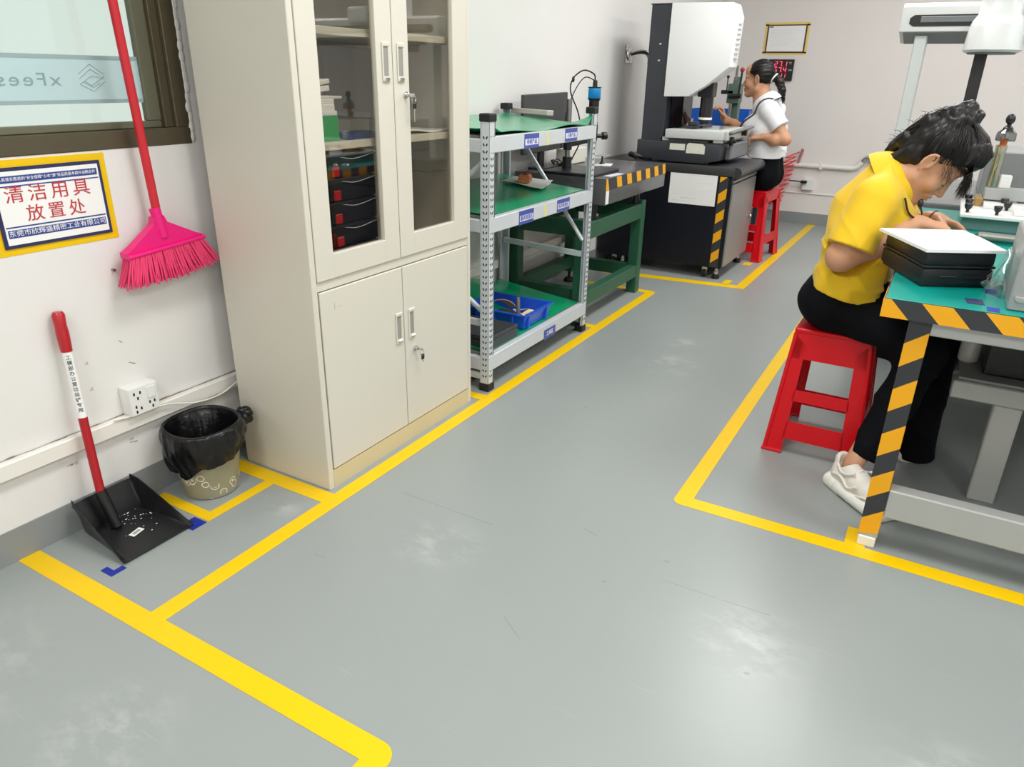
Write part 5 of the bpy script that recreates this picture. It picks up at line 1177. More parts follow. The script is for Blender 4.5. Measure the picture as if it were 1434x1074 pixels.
def head(F_, H):
    F_.ell(H(-.014, .028), (.088, .073, .088), H.R, .02).ell(H(.022, -.035), (.064, .060, .082), H.R, .03)
    F_.ell(H(.060, .050), (.032, .052, .040), H.R, .03)
    for s_ in (-1, 1):
        F_.cap(H(.005, -.070, s_ * .050), H(.062, -.104, s_ * .014), .022, .020, .025)
        F_.ell(H(.056, -.040, s_ * .038), (.026, .026, .026), H.R, .02)
        F_.ell(H(.076, .012, s_ * .028), (.012, .026, .009), H.R, .012)
        F_.ell(H(.092, -.012, s_ * .031), (.012, .019, .0105), H.R, .012, 'sub')
        F_.ell(H(.070, -.013, s_ * .031), (.0155, .0165, .0125), H.R, .006)
        # ear: tilted shell with a raised helix rim, hollow, lobe and tragus
        ca, sa_ = math.cos(.38), math.sin(.38); n_ = H.s * (s_ * ca) + H.f * sa_; e_ = H.f * ca - H.s * (s_ * sa_); Re = [tuple(e_), tuple(n_), tuple(H.u)]; c_ = H(-.008, -.010, s_ * .0845)
        Q = lambda a_, b_, d_=0.: c_ + e_ * a_ + H.u * b_ + n_ * d_
        F_.ell(Q(0, 0), (.0185, .0065, .030), Re, .004); F_.ell(H(-.004, -.010, s_ * .074), (.011, .012, .022), H.R, .006)
        rim = [Q(.012, .010, .004), Q(.010, .022, .005), Q(.001, .029, .006), Q(-.010, .024, .006), Q(-.017, .010, .006), Q(-.017, -.006, .005), Q(-.011, -.020, .004), Q(-.002, -.029, .003)]
        F_.ell(Q(.003, -.002, .008), (.0095, .0065, .017), Re, .003, 'sub')
        for p_, q_ in zip(rim[:-1], rim[1:]): F_.cap(p_, q_, .0042, .0042, .0015)
        F_.ell(Q(.003, -.030, .001), (.008, .0055, .0085), Re, .003); F_.cap(Q(.014, .002, .003), Q(.013, -.012, .003), .0045, .0045, .003)
    F_.ell(H(.072, -.106), (.020, .024, .017), H.R, .02)
    F_.cap(H(.083, .002), H(.101, -.038), .0085, .0115, .010); F_.ell(H(.104, -.043), (.012, .012, .0095), H.R, .006)
    for s_ in (-1, 1): F_.ell(H(.094, -.047, s_ * .012), (.010, .0075, .008), H.R, .005); F_.ell(H(.100, -.053, s_ * .007), (.004, .0035, .003), H.R, .003, 'sub')
    F_.ell(H(.084, -.070), (.013, .026, .014), H.R, .012)
    F_.ell(H(.093, -.0685), (.008, .021, .0055), H.R, .004); F_.ell(H(.091, -.0815), (.0085, .018, .0065), H.R, .004); F_.ell(H(.101, -.0750), (.010, .022, .0016), H.R, .003, 'sub')
def face_bits(H, body, lipm, browm, near):
    for s_ in (-1, 1):
        MB().tube([H(.0885 - .004 * t, .011 + .004 * math.sin(t * 3), s_ * (.014 + .034 * t)) + H.f * (-.010 * t * t) for t in [k / 8 for k in range(9)]], [.0012, .0022, .0026, .0027, .0026, .0024, .002, .0015, .0008], 6).build('eyebrow', browm, body)
        MB().tube([H(.0868 - .012 * (2 * t - 1) ** 2, -.0185 - .0025 * (1 - (2 * t - 1) ** 2), s_ * (.017 + .029 * t)) for t in [k / 8 for k in range(9)]], [.0006, .0011, .0013, .0014, .0014, .0014, .0013, .0012, .0007], 6).build('eyelashes', browm, body)
    b = MB(); R_ = Matrix((H.f, H.s, H.u)).transposed()
    b.ball(H(.0945, -.0690), 1, 0, (.0070, .0200, .0046), R_); b.ball(H(.0925, -.0808), 1, 0, (.0074, .0170, .0054), R_); b.build('lips', lipm, body, 180)

M['skin'] = mat('skin', (196, 146, 114), .48, var=.05, scale=30, bump=.03, bscale=500, sss=.12, spec=.4)
M['lip'] = mat('lips', (186, 112, 104), .4, var=.05)
M['hair'] = mat('black_brown_hair', (19, 14, 13), .42, var=.6, scale=90, spec=.4)
M['brow'] = mat('eyebrow_hair', (58, 42, 36), .6)
M['shirt_y'] = mat('yellow_polo_cotton', (224, 182, 2), .72, var=.03, scale=8, bump=.06, bscale=700, sheen=.15)
M['shirt_w'] = mat('white_polo_cotton', (236, 236, 238), .75, var=.02, scale=8, bump=.05, bscale=600, sheen=.1)
M['trouser'] = mat('black_trouser_cloth', (8, 9, 14), .8, spec=.12, var=.15, scale=12, bump=.05, bscale=500)
M['lany'] = mat('dark_lanyard', (44, 26, 30), .5)
M['shoe_w'] = mat('off_white_shoe', (228, 222, 212), .5, var=.05, scale=30)
M['sole'] = mat('cream_sole', (236, 234, 226), .45, var=.04)
M['shoe_k'] = mat('dark_shoe', (30, 30, 34), .5)

def hair_strands(H, b, n, bun, rnd, rad=(.104, .089, .104), cen=(-.015, .030), lw=.0011):
    """fine tubes combed over the skull from the hairline to the gathered knot"""
    for i in range(n):
        side = rnd.choice((-1, 1)); t0 = rnd.random()
        # hairline runs temple -> ear -> nape
        f0, u0 = (.088 - .10 * t0 / .55, .062 - .066 * t0 / .55) if t0 < .55 else (-.014 - .075 * (t0 - .55) / .45, -.006 - .085 * (t0 - .55) / .45)
        if rnd.random() < .22: f0, u0, sd = .084 + rnd.uniform(-.01, .008), .066 + rnd.uniform(-.01, .015), rnd.uniform(-.05, .05)
        else: sd = side * .075
        P = []; wob = rnd.uniform(-.006, .006); lift = rnd.uniform(.998, 1.025)
        bu = Vector((bun[0] + rnd.uniform(-.015, .015), bun[1] + rnd.uniform(-.015, .015), bun[2] + rnd.uniform(-.02, .02)))
        for k in range(9):
            t = k / 8; q = Vector((f0, u0, sd)).lerp(bu, t)
            e = Vector(((q.x - cen[0]) / rad[0], (q.z) / rad[1], (q.y - cen[1]) / rad[2])); l = e.length
            if l > 1e-3: e = e / l * lift
            pt = H(cen[0] + e.x * rad[0] , cen[1] + e.z * rad[2], e.y * rad[1] + wob * math.sin(3 * t))
            end = H(bu.x, bu.y, bu.z); s_ = max(0, (t - .75) / .25); P.append(pt.lerp(end, s_))
        b.tube(P, [lw * .7] + [lw] * 7 + [lw * .6], 4)

def shoe(parent, heel, toe, m, sole_m, chunky=True, name='shoe'):
    h, t = Vector(heel), Vector(toe); d = (t - h); L_ = d.length; d.normalize(); s_ = Vector((-d.y, d.x, 0)); z0 = h.z
    lo = [min(h.x, t.x) - .09, min(h.y, t.y) - .09, z0 - .02]; hi = [max(h.x, t.x) + .09, max(h.y, t.y) + .09, z0 + .17]
    P = lambda a, sd, z: h + d * (a * L_) + s_ * sd + Vector((0, 0, z))
    F_ = Field(lo, hi, .003)
    F_.cap(P(.15, 0, .055), P(.45, 0, .055), .034, .036, .02).cap(P(.45, 0, .055), P(.82, .003, .040), .036, .030, .02).cap(P(.78, .01, .034), P(.88, .0, .034), .034, .028, .02)
    F_.cap(P(.14, 0, .06), P(.10, 0, .105), .033, .026, .02).cap(P(.30, 0, .085), P(.5, 0, .070), .030, .030, .02)
    F_.cap(P(.19, 0, .10), P(.22, 0, .17), .024, .030, .01, 'sub')
    g = F_.grid(); F_.d = np.maximum(F_.d, (z0 + .020) - g[2]).astype(np.float32)
    up = field_obj(name, F_, m, parent)
    F_ = Field(lo, hi, .003)
    lob = (.06, .17, .29, .41, .53, .65, .77, .88, .95) if chunky else (.1, .5, .9)
    for i, a in enumerate(lob):
        w_ = .030 + .010 * math.sin(a * 2.6)
        for sd in (-1, 1): F_.ell(P(a, sd * w_ * .62, .020), (.030, .024, .023 + (.007 if chunky and i < 3 else 0)), None, .011)
    F_.cap(P(.05, 0, .018), P(.93, 0, .018), .034, .030, .01)
    F_.d = np.maximum(F_.d, (z0 + .0005) - g[2]).astype(np.float32); F_.d = np.maximum(F_.d, g[2] - (z0 + .046)).astype(np.float32)
    field_obj('sole', F_, sole_m, up)
    if chunky:
        b = MB()
        for sd in (-1, 1):
            b.tube(bez([P(.12, sd * .036, .060), P(.30, sd * .041, .070), P(.46, sd * .041, .050), P(.60, sd * .038, .070)], 8), .0045, 8)
            b.tube(bez([P(.16, sd * .034, .105), P(.28, sd * .038, .085), P(.40, sd * .038, .090), P(.50, sd * .030, .105)], 8), .0038, 8)
            b.tube(bez([P(.62, sd * .036, .040), P(.76, sd * .034, .052), P(.88, sd * .022, .050)], 8), .0042, 8)
        b.build('overlay', sole_m, up)
    b = MB()
    for k in range(4):
        a = .46 + k * .085; zz = .106 - k * .013
        b.tube(bez([P(a, -.026, zz - .016), P(a + .015, 0, zz + .004), P(a + .03, .026, zz - .016)], 6), .0026, 6)
    b.build('lace', sole_m, up); return up

# ---- the woman in yellow: sitting on the near stool, bent over the table, facing +x
rnd = random.Random(4)
HB = HeadFrame((1.985, 2.76, 1.058), (.66, 0, -.75), (.75, 0, .66))
yc = 2.76
F = Field((1.66, 2.44, .50), (2.24, 3.10, 1.20), .0036)
head(F, HB)
F.cap(HB(-.035, -.055), (1.868, yc, .995), .050, .056, .03)
F.cap((1.868, yc, .995), (1.86, yc, .90), .062, .080, .04)
for s_ in (-1, 1):
    F.cap((1.805, yc + s_ * .065, .60), (1.828, yc + s_ * .07, .80), .076, .076, .03).cap((1.828, yc + s_ * .07, .80), (1.868, yc + s_ * .08, .925), .076, .052, .03)
    F.cap((1.875, yc + s_ * .045, .978), (1.848, yc + s_ * .150, .945), .038, .040, .03)
elR, wrR = (1.780, 2.548, .738), (1.985, 2.690, .866)
F.chain([(1.845, 2.602, .940, .046), (1.822, 2.572, .84, .043), (1.790, 2.551, .765, .044)], .03); F.chain([(1.788, 2.550, .752, .041), (1.872, 2.605, .800, .043), (1.93, 2.648, .836, .034), (*wrR, .025)], .03)
hand(F, wrR, (.9, .25, -.12), (0, .15, -1), (.1, 1, .1), .95, (.7, .75, .8, .85))
elL, wrL = (1.875, 3.02, .80), (2.032, 2.93, .846)
F.chain([(1.845, 2.918, .940, .044), (1.86, 2.985, .87, .040), (*elL, .040)], .02); F.chain([(*elL, .040), (1.945, 2.985, .822, .038), (*wrL, .025)], .02)
hand(F, wrL, (.86, -.42, -.14), (-.2, -.35, -1), (-.3, -1, .05), .97, (.45, .5, .6, .7))
pb = field_obj('person', F, M['skin'])
tag(pb, 'seated woman in a yellow polo shirt and black trousers bending over the worktable', 'person')
face_bits(HB, pb, M['lip'], M['brow'], -1)
# hair: skull cap, twisted bun, rough plait down the back, fringe
F = Field((1.74, 2.62, .92), (2.24, 2.92, 1.28), .0036)
F.ell(HB(-.024, .030), (.103, .088, .102), HB.R, .01)
x, y, z = F.grid(); fx, ux = [(x - HB.C.x) * v.x + (y - HB.C.y) * v.y + (z - HB.C.z) * v.z for v in (HB.f, HB.u)]
pa = -(ux - .62 * fx - .022) * .85; pb_ = np.maximum(fx + .026, -(ux + .085)); F.d = np.maximum(F.d, np.minimum(pa, pb_)).astype(np.float32)
for s_ in (-1, 1): F.cap(HB(-.055, -.035, s_ * .042), HB(-.066, -.088, s_ * .026), .036, .024, .02)
B0 = HB(-.060, .112)
F.ell(B0, (.052, .047, .041), HB.R, .008)
for turn in range(3):
    for k in range(12):
        q = [B0 + HB.f * (.036 - .009 * turn) * math.cos(t) + HB.s * (.032 - .008 * turn) * math.sin(t) + HB.u * (.008 + .014 * turn + .010 * math.sin(2 * t + turn)) for t in (k * .53 + turn, k * .53 + .53 + turn)]
        F.cap(q[0], q[1], .0150, .0140, .005)
F.ell(B0 + HB.u * .032, (.030, .027, .020), HB.R, .010)
path = [(1.985, 2.745, 1.180), (1.945, 2.738, 1.164), (1.914, 2.74, 1.138), (1.888, 2.755, 1.112), (1.866, 2.785, 1.092), (1.852, 2.82, 1.072), (1.845, 2.85, 1.05)]
for i, (p, q) in enumerate(zip(path[:-1], path[1:])):
    o = Vector((.008, (-1) ** i * .014, .008)); F.cap(Vector(p) + o, Vector(q) - o * .5, .030 - .002 * i, .025 - .002 * i, .006)
F.ell(HB(.052, .070), (.040, .056, .028), HB.R, .012); F.ell(HB(.040, .088), (.060, .064, .056), HB.R, .015)
F.d += (.0022 * np.sin(190 * fx + 60 * ux + 40 * y) * np.sin(70 * ux + 150 * y)).astype(np.float32)
st = MB(); hair_strands(HB, st, 420, (-.058, .105, 0), rnd, (.1045, .0895, .1035), (-.016, .030))
for k in range(230):  # front hair swept up over the crown to the bun
    s0 = rnd.uniform(-.058, .058); j = lambda q: rnd.uniform(-q, q); c_ = math.sqrt(max(.05, 1 - (s0 / .066) ** 2))
    st.tube([HB(.040 + .050 * c_, .066 + j(.004), s0), HB(.040 + .0625 * c_, .090 + j(.004), s0 * 1.02), HB(.040 + .046 * c_ + j(.003), .088 + .043 * c_, s0), HB(.030 + j(.006), .088 + .060 * c_, s0 * .92), HB(-.020 + j(.008), .128 + .016 * c_, s0 * .6 + j(.01)), HB(-.052, .122, s0 * .35)], [.0006, .0012, .0012, .0012, .0011, .0006], 4)
for k in range(190):  # loose fringe falling straight down past the forehead
    s0 = rnd.uniform(-.068, .068); l_ = rnd.uniform(.35, 1.) ** .8; a0 = HB(.055, .100, s0 * .7); a1 = HB(.092, .068, s0); a2 = HB(.106 - .2 * abs(s0), .046, s0 * 1.05) + Vector((rnd.uniform(-.004, .010), 0, 0))
    a3 = a2 + Vector((rnd.uniform(-.022, .004), rnd.uniform(-.006, .006), -.075 * l_)); st.tube([a0, a1, a2, a2.lerp(a3, .5) + Vector((.004, 0, 0)), a3], [.0008, .0009, .0009, .0007, .0003], 4)
def on_hair(f, u, sd): return HB(f, u, sd * .0895 * math.sqrt(max(.0, 1 - ((f + .024) / .1045) ** 2 - ((u - .030) / .1035) ** 2)))
for k in range(380):  # side fringe falling from the parted hairline past temple and forehead
    f0 = rnd.uniform(.028, .076); sd = rnd.choice((-1, 1, 1)); u0 = .62 * f0 + .020 + rnd.uniform(0, .008); b1 = rnd.uniform(.015, .03)
    q0, q1, q = on_hair(f0 - 2.2 * b1, min(u0 + 1.5 * b1, .11), sd), on_hair(f0 - b1, u0 + b1 * .8, sd), on_hair(f0, u0, sd); t_ = (f0 - .028) / .048; l_ = (.014 + .058 * t_ ** 1.1) * rnd.uniform(.5, 1.1); dx = .28 * l_ * rnd.uniform(.1, 1.2)
    st.tube([q0, q1, q, q + Vector((dx * .6, 0, -l_ * .5)), q + Vector((dx + rnd.uniform(-.005, .005), rnd.uniform(-.004, .004), -l_))], [.0006, .0009, .0009, .0006, .0002], 4)
for k in range(46):   # wisps in front of the ears
    sd = rnd.choice((-1, 1)); q = HB(.045 + rnd.uniform(-.02, .012), .032 + rnd.uniform(-.02, .012), sd * .073); st.tube([q, q + Vector((rnd.uniform(-.004, .006), 0, -.02)), q + Vector((rnd.uniform(-.012, .004), 0, -.045))], [.0007, .0006, .0002], 4)
for k in range(22):   # loose short hair on the nape and plait
    i = rnd.randrange(len(path) - 1); p = Vector(path[i]); v = Vector((rnd.uniform(-.022, .004), rnd.uniform(-.02, .02), rnd.uniform(.018, .034))); st.tube([p, p + v, p + v * 1.2 + Vector((-.014, 0, -.004))], [.001, .0008, .0003], 4)
for k in range(120):
    t = rnd.random(); i = int(t * 5); p = Vector(path[i]); q = Vector(path[i + 1]); o = Vector((rnd.uniform(-.3, .3), rnd.uniform(-1, 1), rnd.uniform(.2, 1))).normalized() * (.033 - .002 * i)
    st.tube([p + o, (p + q) / 2 + o * 1.05, q + o], .0011, 4)
field_obj('hair', F, M['hair'], pb, 1, st)
# polo shirt
F = Field((1.66, 2.44, .56), (2.06, 3.08, 1.06), .0042)
for s_ in (-1, 1):
    F.cap((1.805, yc + s_ * .072, .57), (1.812, yc + s_ * .078, .66), .118, .104, .03).cap((1.812, yc + s_ * .078, .66), (1.828, yc + s_ * .078, .80), .104, .106, .03).cap((1.828, yc + s_ * .078, .80), (1.868, yc + s_ * .082, .92), .106, .078, .04)
    F.cap((1.885, yc + s_ * .04, .985), (1.852, yc + s_ * .150, .945), .048, .056, .04)
F.ell((1.905, yc, .86), (.075, .13, .10), None, .04)
F.cap((1.872, yc, 1.003), (1.822, yc, .88), .074, .118, .05)
F.cap((1.846, 2.602, .938), (1.806, 2.552, .775), .064, .077, .03); F.cap((1.85, 2.918, .938), (1.868, 3.00, .83), .062, .070, .03)
x, y, z = F.grid()
# folds: diagonal creases from shoulder to waist and across the sleeve
def crease(ph): return (1 - np.abs(np.sin(ph))) ** 3
wob = .5 * np.sin(21 * x + 17 * z) + .4 * np.sin(33 * z - 12 * y)
F.d -= (.0065 * crease(13 * z + 17 * (x - 1.8) + 4 * y + wob) * np.clip((.97 - z) * 5, 0, 1) * (.5 + .5 * np.sin(9 * x + 14 * z)) + .0060 * crease(30 * z - 9 * (x - 1.8) + wob) * np.clip((.76 - z) * 8, 0, 1) + .005 * crease(24 * (z - .86) + 22 * (x - 1.8) + .8 * wob) * (y < 2.63) * np.clip((.93 - z) * 9, 0, 1)).astype(np.float32)
F.d += (.0020 * np.sin(46 * z + 62 * (x - 1.8) + 12 * y + 1.5 * np.sin(18 * x + 9 * z)) * np.clip((1.0 - z) * 4, 0, 1) + .0030 * np.sin(88 * z - 60 * (x - 1.8) + 20 * y + 2 * np.sin(25 * z)) * np.clip((.82 - z) * 6, 0, 1)).astype(np.float32)
F.d = np.maximum(F.d, (.628 - .22 * (x - 1.72) + 0 * y) - z).astype(np.float32)              # hem
nrm = Vector((1.812 - 1.85, 2.553 - 2.600, .775 - .940)).normalized(); c = Vector((1.809, 2.553, .790))
pl = (x - c.x) * nrm.x + (y - c.y) * nrm.y + (z - c.z) * nrm.z; F.d = np.where((y < 2.66) & (np.sqrt((x - c.x) ** 2 + (y - c.y) ** 2 + (z - c.z) ** 2) < .100) & (y < 2.625), np.maximum(F.d, pl), F.d).astype(np.float32)
nrm = Vector((.018, .08, -.11)).normalized(); c = Vector((1.866, 2.99, .845))
pl = (x - c.x) * nrm.x + (y - c.y) * nrm.y + (z - c.z) * nrm.z; F.d = np.where((y > 2.90) & (np.sqrt((x - c.x) ** 2 + (y - c.y) ** 2 + (z - c.z) ** 2) < .09), np.maximum(F.d, pl), F.d).astype(np.float32)
def neck_cut(F_, K, ax, rad):
    K = Vector(K); ax = Vector(ax).normalized(); x, y, z = F_.grid()
    pl = (x - K.x) * ax.x + (y - K.y) * ax.y + (z - K.z) * ax.z; rr = np.sqrt((x - K.x) ** 2 + (y - K.y) ** 2 + (z - K.z) ** 2)
    F_.d = np.where(rr < rad, np.maximum(F_.d, pl), F_.d).astype(np.float32); F_.cap(K - ax * .03, K + ax * .1, .056, .060, .006, 'sub')
neck_cut(F, (1.898, yc, .997), (.82, 0, .57), .125)
ps_ = field_obj('polo_shirt', F, M['shirt_y'], pb)
def collar(K, ax, fwd, r0, r1, hgt, parent, m, gap=.5, name='collar'):
    ax = Vector(ax).normalized(); fwd = Vector(fwd); fwd = (fwd - ax * fwd.dot(ax)).normalized(); sd = ax.cross(fwd); K = Vector(K)
    def f(u, v):
        a = gap * .5 + u * (2 * math.pi - gap); e = max(0, math.cos(a)); r = r0 + (r1 - r0) * v ** .8 + .004 * math.sin(math.pi * v)
        return K + (fwd * math.cos(a) * 1.06 + sd * math.sin(a)) * (r + .010 * e * v) + ax * (.020 * (1 - v) ** 1.5 - hgt * v ** 1.3 * (1 + .5 * e ** 3))
    return MB().grid(f, 60, 10, .003).build(name, m, parent, 80)
collar((1.898, yc, .997), (.82, 0, .57), (.57, 0, -.82), .066, .104, .050, ps_, M['shirt_y'], .55)
# lanyard and small black microphone clip
ly_ = MB()
for s_ in (-1, 1):
    
    base = bez([(1.822, yc + s_ * .02, 1.060), (1.838, yc + s_ * .085, 1.015), (1.868, yc + s_ * .112, .955), (1.918, yc + s_ * .100, .900), (1.965, yc + s_ * .062, .868), (1.985, yc + s_ * .020, .842)], 8)
    sn = snap(F, base[18:], .006); ly_.tube(bez(sn[::6] + [sn[-1]], 6), .0034, 6)
ly_.build('lanyard', M['lany'], ps_)
MB().ball((1.975, yc - .050, .925), .009, 0, (1, 1, 1.5)).tube(bez([(1.975, yc - .050, .92), (1.986, yc - .055, .89), (1.98, yc - .05, .86)], 6), .003, 6).build('clip_microphone', M['black'], ps_)
MB().tube([HB(0, 0) * 0 + Vector(wrL) + Vector((-.012, .007, 0)) + (Vector((.42, .86, 0)).normalized() * math.cos(t) + Vector((.1, 0, 1)) * math.sin(t)) * .0285 for t in [k * math.pi / 14 for k in range(28)]], .0022, 6, closed=True).build('bracelet', mat('dark_red_cord', (96, 34, 30), .5), pb)
# trousers: hips, bent near leg tucked back, far leg straight down with a flared cuff
F = Field((1.64, 2.36, 0.0), (2.28, 2.98, .72), .0045)
for s_ in (-1, 1): F.cap((1.785, yc + s_ * .072, .585), (1.805, yc + s_ * .07, .66), .108, .095, .03)
F.ell((1.755, yc, .565), (.10, .165, .085), None, .04)
F.chain([(1.80, 2.685, .565, .092), (1.95, 2.645, .510, .080), (2.085, 2.615, .465, .066)], .04); F.chain([(2.085, 2.615, .465, .066), (2.045, 2.555, .31, .058), (1.985, 2.475, .135, .050)], .03)
F.chain([(1.80, 2.835, .565, .092), (1.98, 2.845, .530, .082), (2.13, 2.845, .500, .068)], .04); F.chain([(2.13, 2.845, .500, .068), (2.135, 2.82, .28, .058), (2.140, 2.80, .02, .064)], .03)
x, y, z = F.grid()
F.d -= (.006 * crease(16 * z + 14 * x + 8 * y + .6 * np.sin(14 * x)) * np.clip((.62 - z) * 5, 0, 1)).astype(np.float32)
F.d = np.maximum(F.d, z - .67).astype(np.float32); F.d = np.maximum(F.d, .012 - z).astype(np.float32)
c = Vector((1.978, 2.464, .118)); nrm = Vector((-.055, -.075, -.175)).normalized(); pl = (x - c.x) * nrm.x + (y - c.y) * nrm.y + (z - c.z) * nrm.z
F.d = np.where((y < 2.57) & (z < .24), np.maximum(F.d, pl), F.d).astype(np.float32)
# seat flattened on the stool
F.d = np.where((x < 1.95), np.maximum(F.d, .4765 - z), F.d).astype(np.float32)
field_obj('trousers', F, M['trouser'], pb)
MB().tube([(1.985, 2.475, .16), (1.962, 2.445, .10), (1.955, 2.432, .06)], [.036, .031, .034], 20).build('ankle', M['skin'], pb, 180)
shoe(pb, (1.912, 2.462, 0), (2.085, 2.285, 0), M['shoe_w'], M['sole']); shoe(pb, (2.11, 2.77, 0), (2.15, 2.97, 0), M['shoe_w'], M['sole'])

# ---- the woman in white: sitting beside the measuring machine, facing -x
HA = HeadFrame((.702, 5.85, 1.293), (-1, 0, -.06), (-.06, 0, 1)); ya = 5.85
F = Field((.40, 5.55, .52), (1.10, 6.12, 1.42), .0045)
head(F, HA)
F.cap(HA(-.030, -.055), (.762, ya, 1.130), .049, .055, .03); F.cap((.762, ya, 1.13), (.80, ya, 1.0), .075, .10, .04)
for s_ in (-1, 1):
    F.cap((.850, ya + s_ * .065, .64), (.815, ya + s_ * .07, .86), .085, .085, .03).cap((.815, ya + s_ * .07, .86), (.805, ya + s_ * .08, 1.04), .085, .066, .03)
    F.cap((.785, ya + s_ * .05, 1.115), (.83, ya + s_ * .16, 1.078), .045, .045, .03)
elA, wrA = (.985, 5.665, .893), (.838, 5.650, .905)
F.chain([(.845, 5.69, 1.075, .050), (.92, 5.675, .98, .044), (*elA, .040)], .02); F.chain([(*elA, .041), (.915, 5.65, .888, .040), (*wrA, .026)], .02)
hand(F, wrA, (-1, -.05, -.10), (.05, .25, -1), (-.3, -.1, .9), .95, (.6, .65, .7, .75))
elF, wrF = (.60, 5.97, .93), (.500, 5.80, 1.010)
F.chain([(.80, 6.01, 1.075, .050), (.70, 6.00, 1.0, .043), (*elF, .038)], .02); F.chain([(*elF, .039), (.555, 5.89, .965, .036), (*wrF, .026)], .02)
hand(F, wrF, (-.25, -.32, .9), (-.8, -.5, -.2), (.5, -.8, 0), .95, (.8, .85, .9, .95))
pa_ = field_obj('person', F, M['skin'])
tag(pa_, 'seated woman in a white polo shirt with a black ponytail working at the measuring machine', 'person')
face_bits(HA, pa_, M['lip'], M['brow'], -1)
F = Field((.56, 5.74, 1.08), (.99, 5.96, 1.44), .0042)
F.ell(HA(-.018, .030), (.096, .081, .097), HA.R, .01)
x, y, z = F.grid(); fx, ux = [(x - HA.C.x) * v.x + (y - HA.C.y) * v.y + (z - HA.C.z) * v.z for v in (HA.f, HA.u)]
pa = -(ux - .86 * fx - .004) * .78; pb_ = np.maximum(fx + .022, -(ux + .07)); F.d = np.maximum(F.d, np.minimum(pa, pb_)).astype(np.float32)
F.ell(HA(-.110, -.002), (.028, .026, .026), HA.R, .012)
F.chain([(*HA(-.120, .0), .024), (*HA(-.150, -.035), .030), (*HA(-.172, -.09), .026), (*HA(-.188, -.160), .010)], .01)
F.d += (.0014 * np.sin(220 * ux + 90 * y + 60 * fx)).astype(np.float32)
st = MB(); hair_strands(HA, st, 200, (-.108, .0, 0), rnd, (.0972, .0822, .0982), (-.018, .030), .001)
for k in range(60):
    a = rnd.uniform(0, 6.28); o = (HA.s * math.cos(a) + HA.u * math.sin(a)); st.tube([HA(-.122, 0) + o * .024, HA(-.150, -.035) + o * .031, HA(-.174, -.095) + o * .026, HA(-.190 + rnd.uniform(-.01, .01), -.172) + o * .012], [.0012, .0012, .0011, .0004], 4)
hA = field_obj('hair', F, M['hair'], pa_, 1, st)
MB().tube([HA(-.108, -.005) + (HA.s * math.cos(t) + (HA.u * .8 - HA.f * .6).normalized() * math.sin(t)) * .033 for t in [k * math.pi / 14 for k in range(28)]], .006, 8, closed=True).build('hair_tie', M['white'], hA)
F = Field((.52, 5.58, .70), (1.10, 6.12, 1.24), .005)
for s_ in (-1, 1):
    F.cap((.842, ya + s_ * .072, .70), (.838, ya + s_ * .076, .80), .118, .110, .03).cap((.838, ya + s_ * .076, .80), (.82, ya + s_ * .078, .95), .110, .112, .03).cap((.82, ya + s_ * .078, .95), (.815, ya + s_ * .08, 1.06), .112, .076, .04)
    F.cap((.775, ya + s_ * .045, 1.125), (.84, ya + s_ * .152, 1.078), .046, .056, .04)
F.cap((.785, ya, 1.125), (.815, ya, 1.0), .074, .115, .05); F.ell((.715, ya, .96), (.085, .13, .085), None, .05); F.ell((.70, ya, .86), (.06, .12, .10), None, .05)
F.cap((.85, 5.69, 1.07), (.935, 5.672, .975), .062, .066, .03); F.cap((.80, 6.01, 1.07), (.70, 6.0, .99), .060, .064, .03)
x, y, z = F.grid()
wob = .5 * np.sin(19 * x + 15 * z)
F.d -= (.007 * crease(14 * z + 13 * x + 3 * y + wob) * np.clip((1.05 - z) * 4, 0, 1) + .006 * crease(26 * z - 12 * x + wob) * np.clip((.90 - z) * 6, 0, 1)).astype(np.float32)
F.d = np.maximum(F.d, .752 - z).astype(np.float32)
nrm = Vector((.085, -.018, -.10)).normalized(); c = Vector((.938, 5.672, .972)); pl = (x - c.x) * nrm.x + (y - c.y) * nrm.y + (z - c.z) * nrm.z
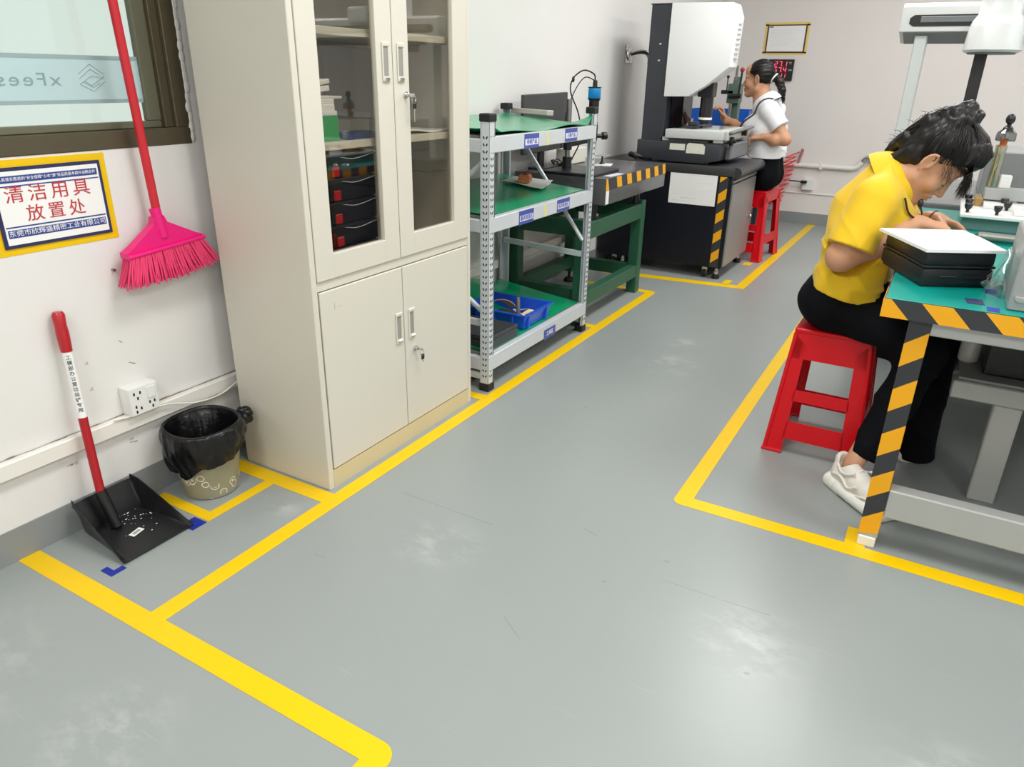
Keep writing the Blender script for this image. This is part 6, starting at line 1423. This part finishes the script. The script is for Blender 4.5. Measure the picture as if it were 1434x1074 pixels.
F.d = np.where((np.sqrt((x - c.x) ** 2 + (y - c.y) ** 2 + (z - c.z) ** 2) < .10) & (y < 5.755), np.maximum(F.d, pl), F.d).astype(np.float32)
nrm = Vector((-.1, -.01, -.08)).normalized(); c = Vector((.70, 6.0, .99)); pl = (x - c.x) * nrm.x + (y - c.y) * nrm.y + (z - c.z) * nrm.z
F.d = np.where((np.sqrt((x - c.x) ** 2 + (y - c.y) ** 2 + (z - c.z) ** 2) < .09) & (y > 5.94), np.maximum(F.d, pl), F.d).astype(np.float32)
neck_cut(F, (.768, ya, 1.160), (-.50, 0, .86), .125)
sa = field_obj('polo_shirt', F, M['shirt_w'], pa_)
collar((.768, ya, 1.160), (-.50, 0, .86), (-.86, 0, -.50), .064, .102, .048, sa, M['shirt_w'], .6)
ly_ = MB()
for s_ in (-1, 1): ly_.tube(snap(F, bez([(.86, ya + s_ * .03, 1.16), (.815, ya + s_ * .095, 1.130), (.74, ya + s_ * .115, 1.075), (.665, ya + s_ * .10, 1.01), (.632, ya + s_ * .05, .95), (.628, ya + s_ * .02, .92)], 8), .006), .0055, 6)
ly_.build('lanyard', mat('grey_lanyard', (70, 70, 76), .5), sa)
F = Field((.38, 5.64, 0), (1.02, 6.06, .80), .0055)
for s_ in (-1, 1):
    F.cap((.862, ya + s_ * .068, .632), (.848, ya + s_ * .066, .75), .104, .096, .03)
    F.chain([(.86, ya + s_ * .078, .61, .090), (.66, ya + s_ * .085, .600, .076), (.50, ya + s_ * .085, .565, .064)], .04); F.chain([(.50, ya + s_ * .085, .565, .064), (.52, ya + s_ * .085, .3, .055), (.545, ya + s_ * .09, .09, .052)], .03)
x, y, z = F.grid(); F.d = np.maximum(F.d, z - .78).astype(np.float32); F.d = np.maximum(F.d, .075 - z).astype(np.float32)
F.d = np.where(x > .64, np.where(z > .3, np.maximum(F.d, .5225 - z), F.d), F.d).astype(np.float32)
field_obj('trousers', F, M['trouser'], pa_)
for s_ in (-1, 1): shoe(pa_, (.605, ya + s_ * .09, 0), (.355, ya + s_ * .095, 0), M['shoe_k'], M['sole'], False)
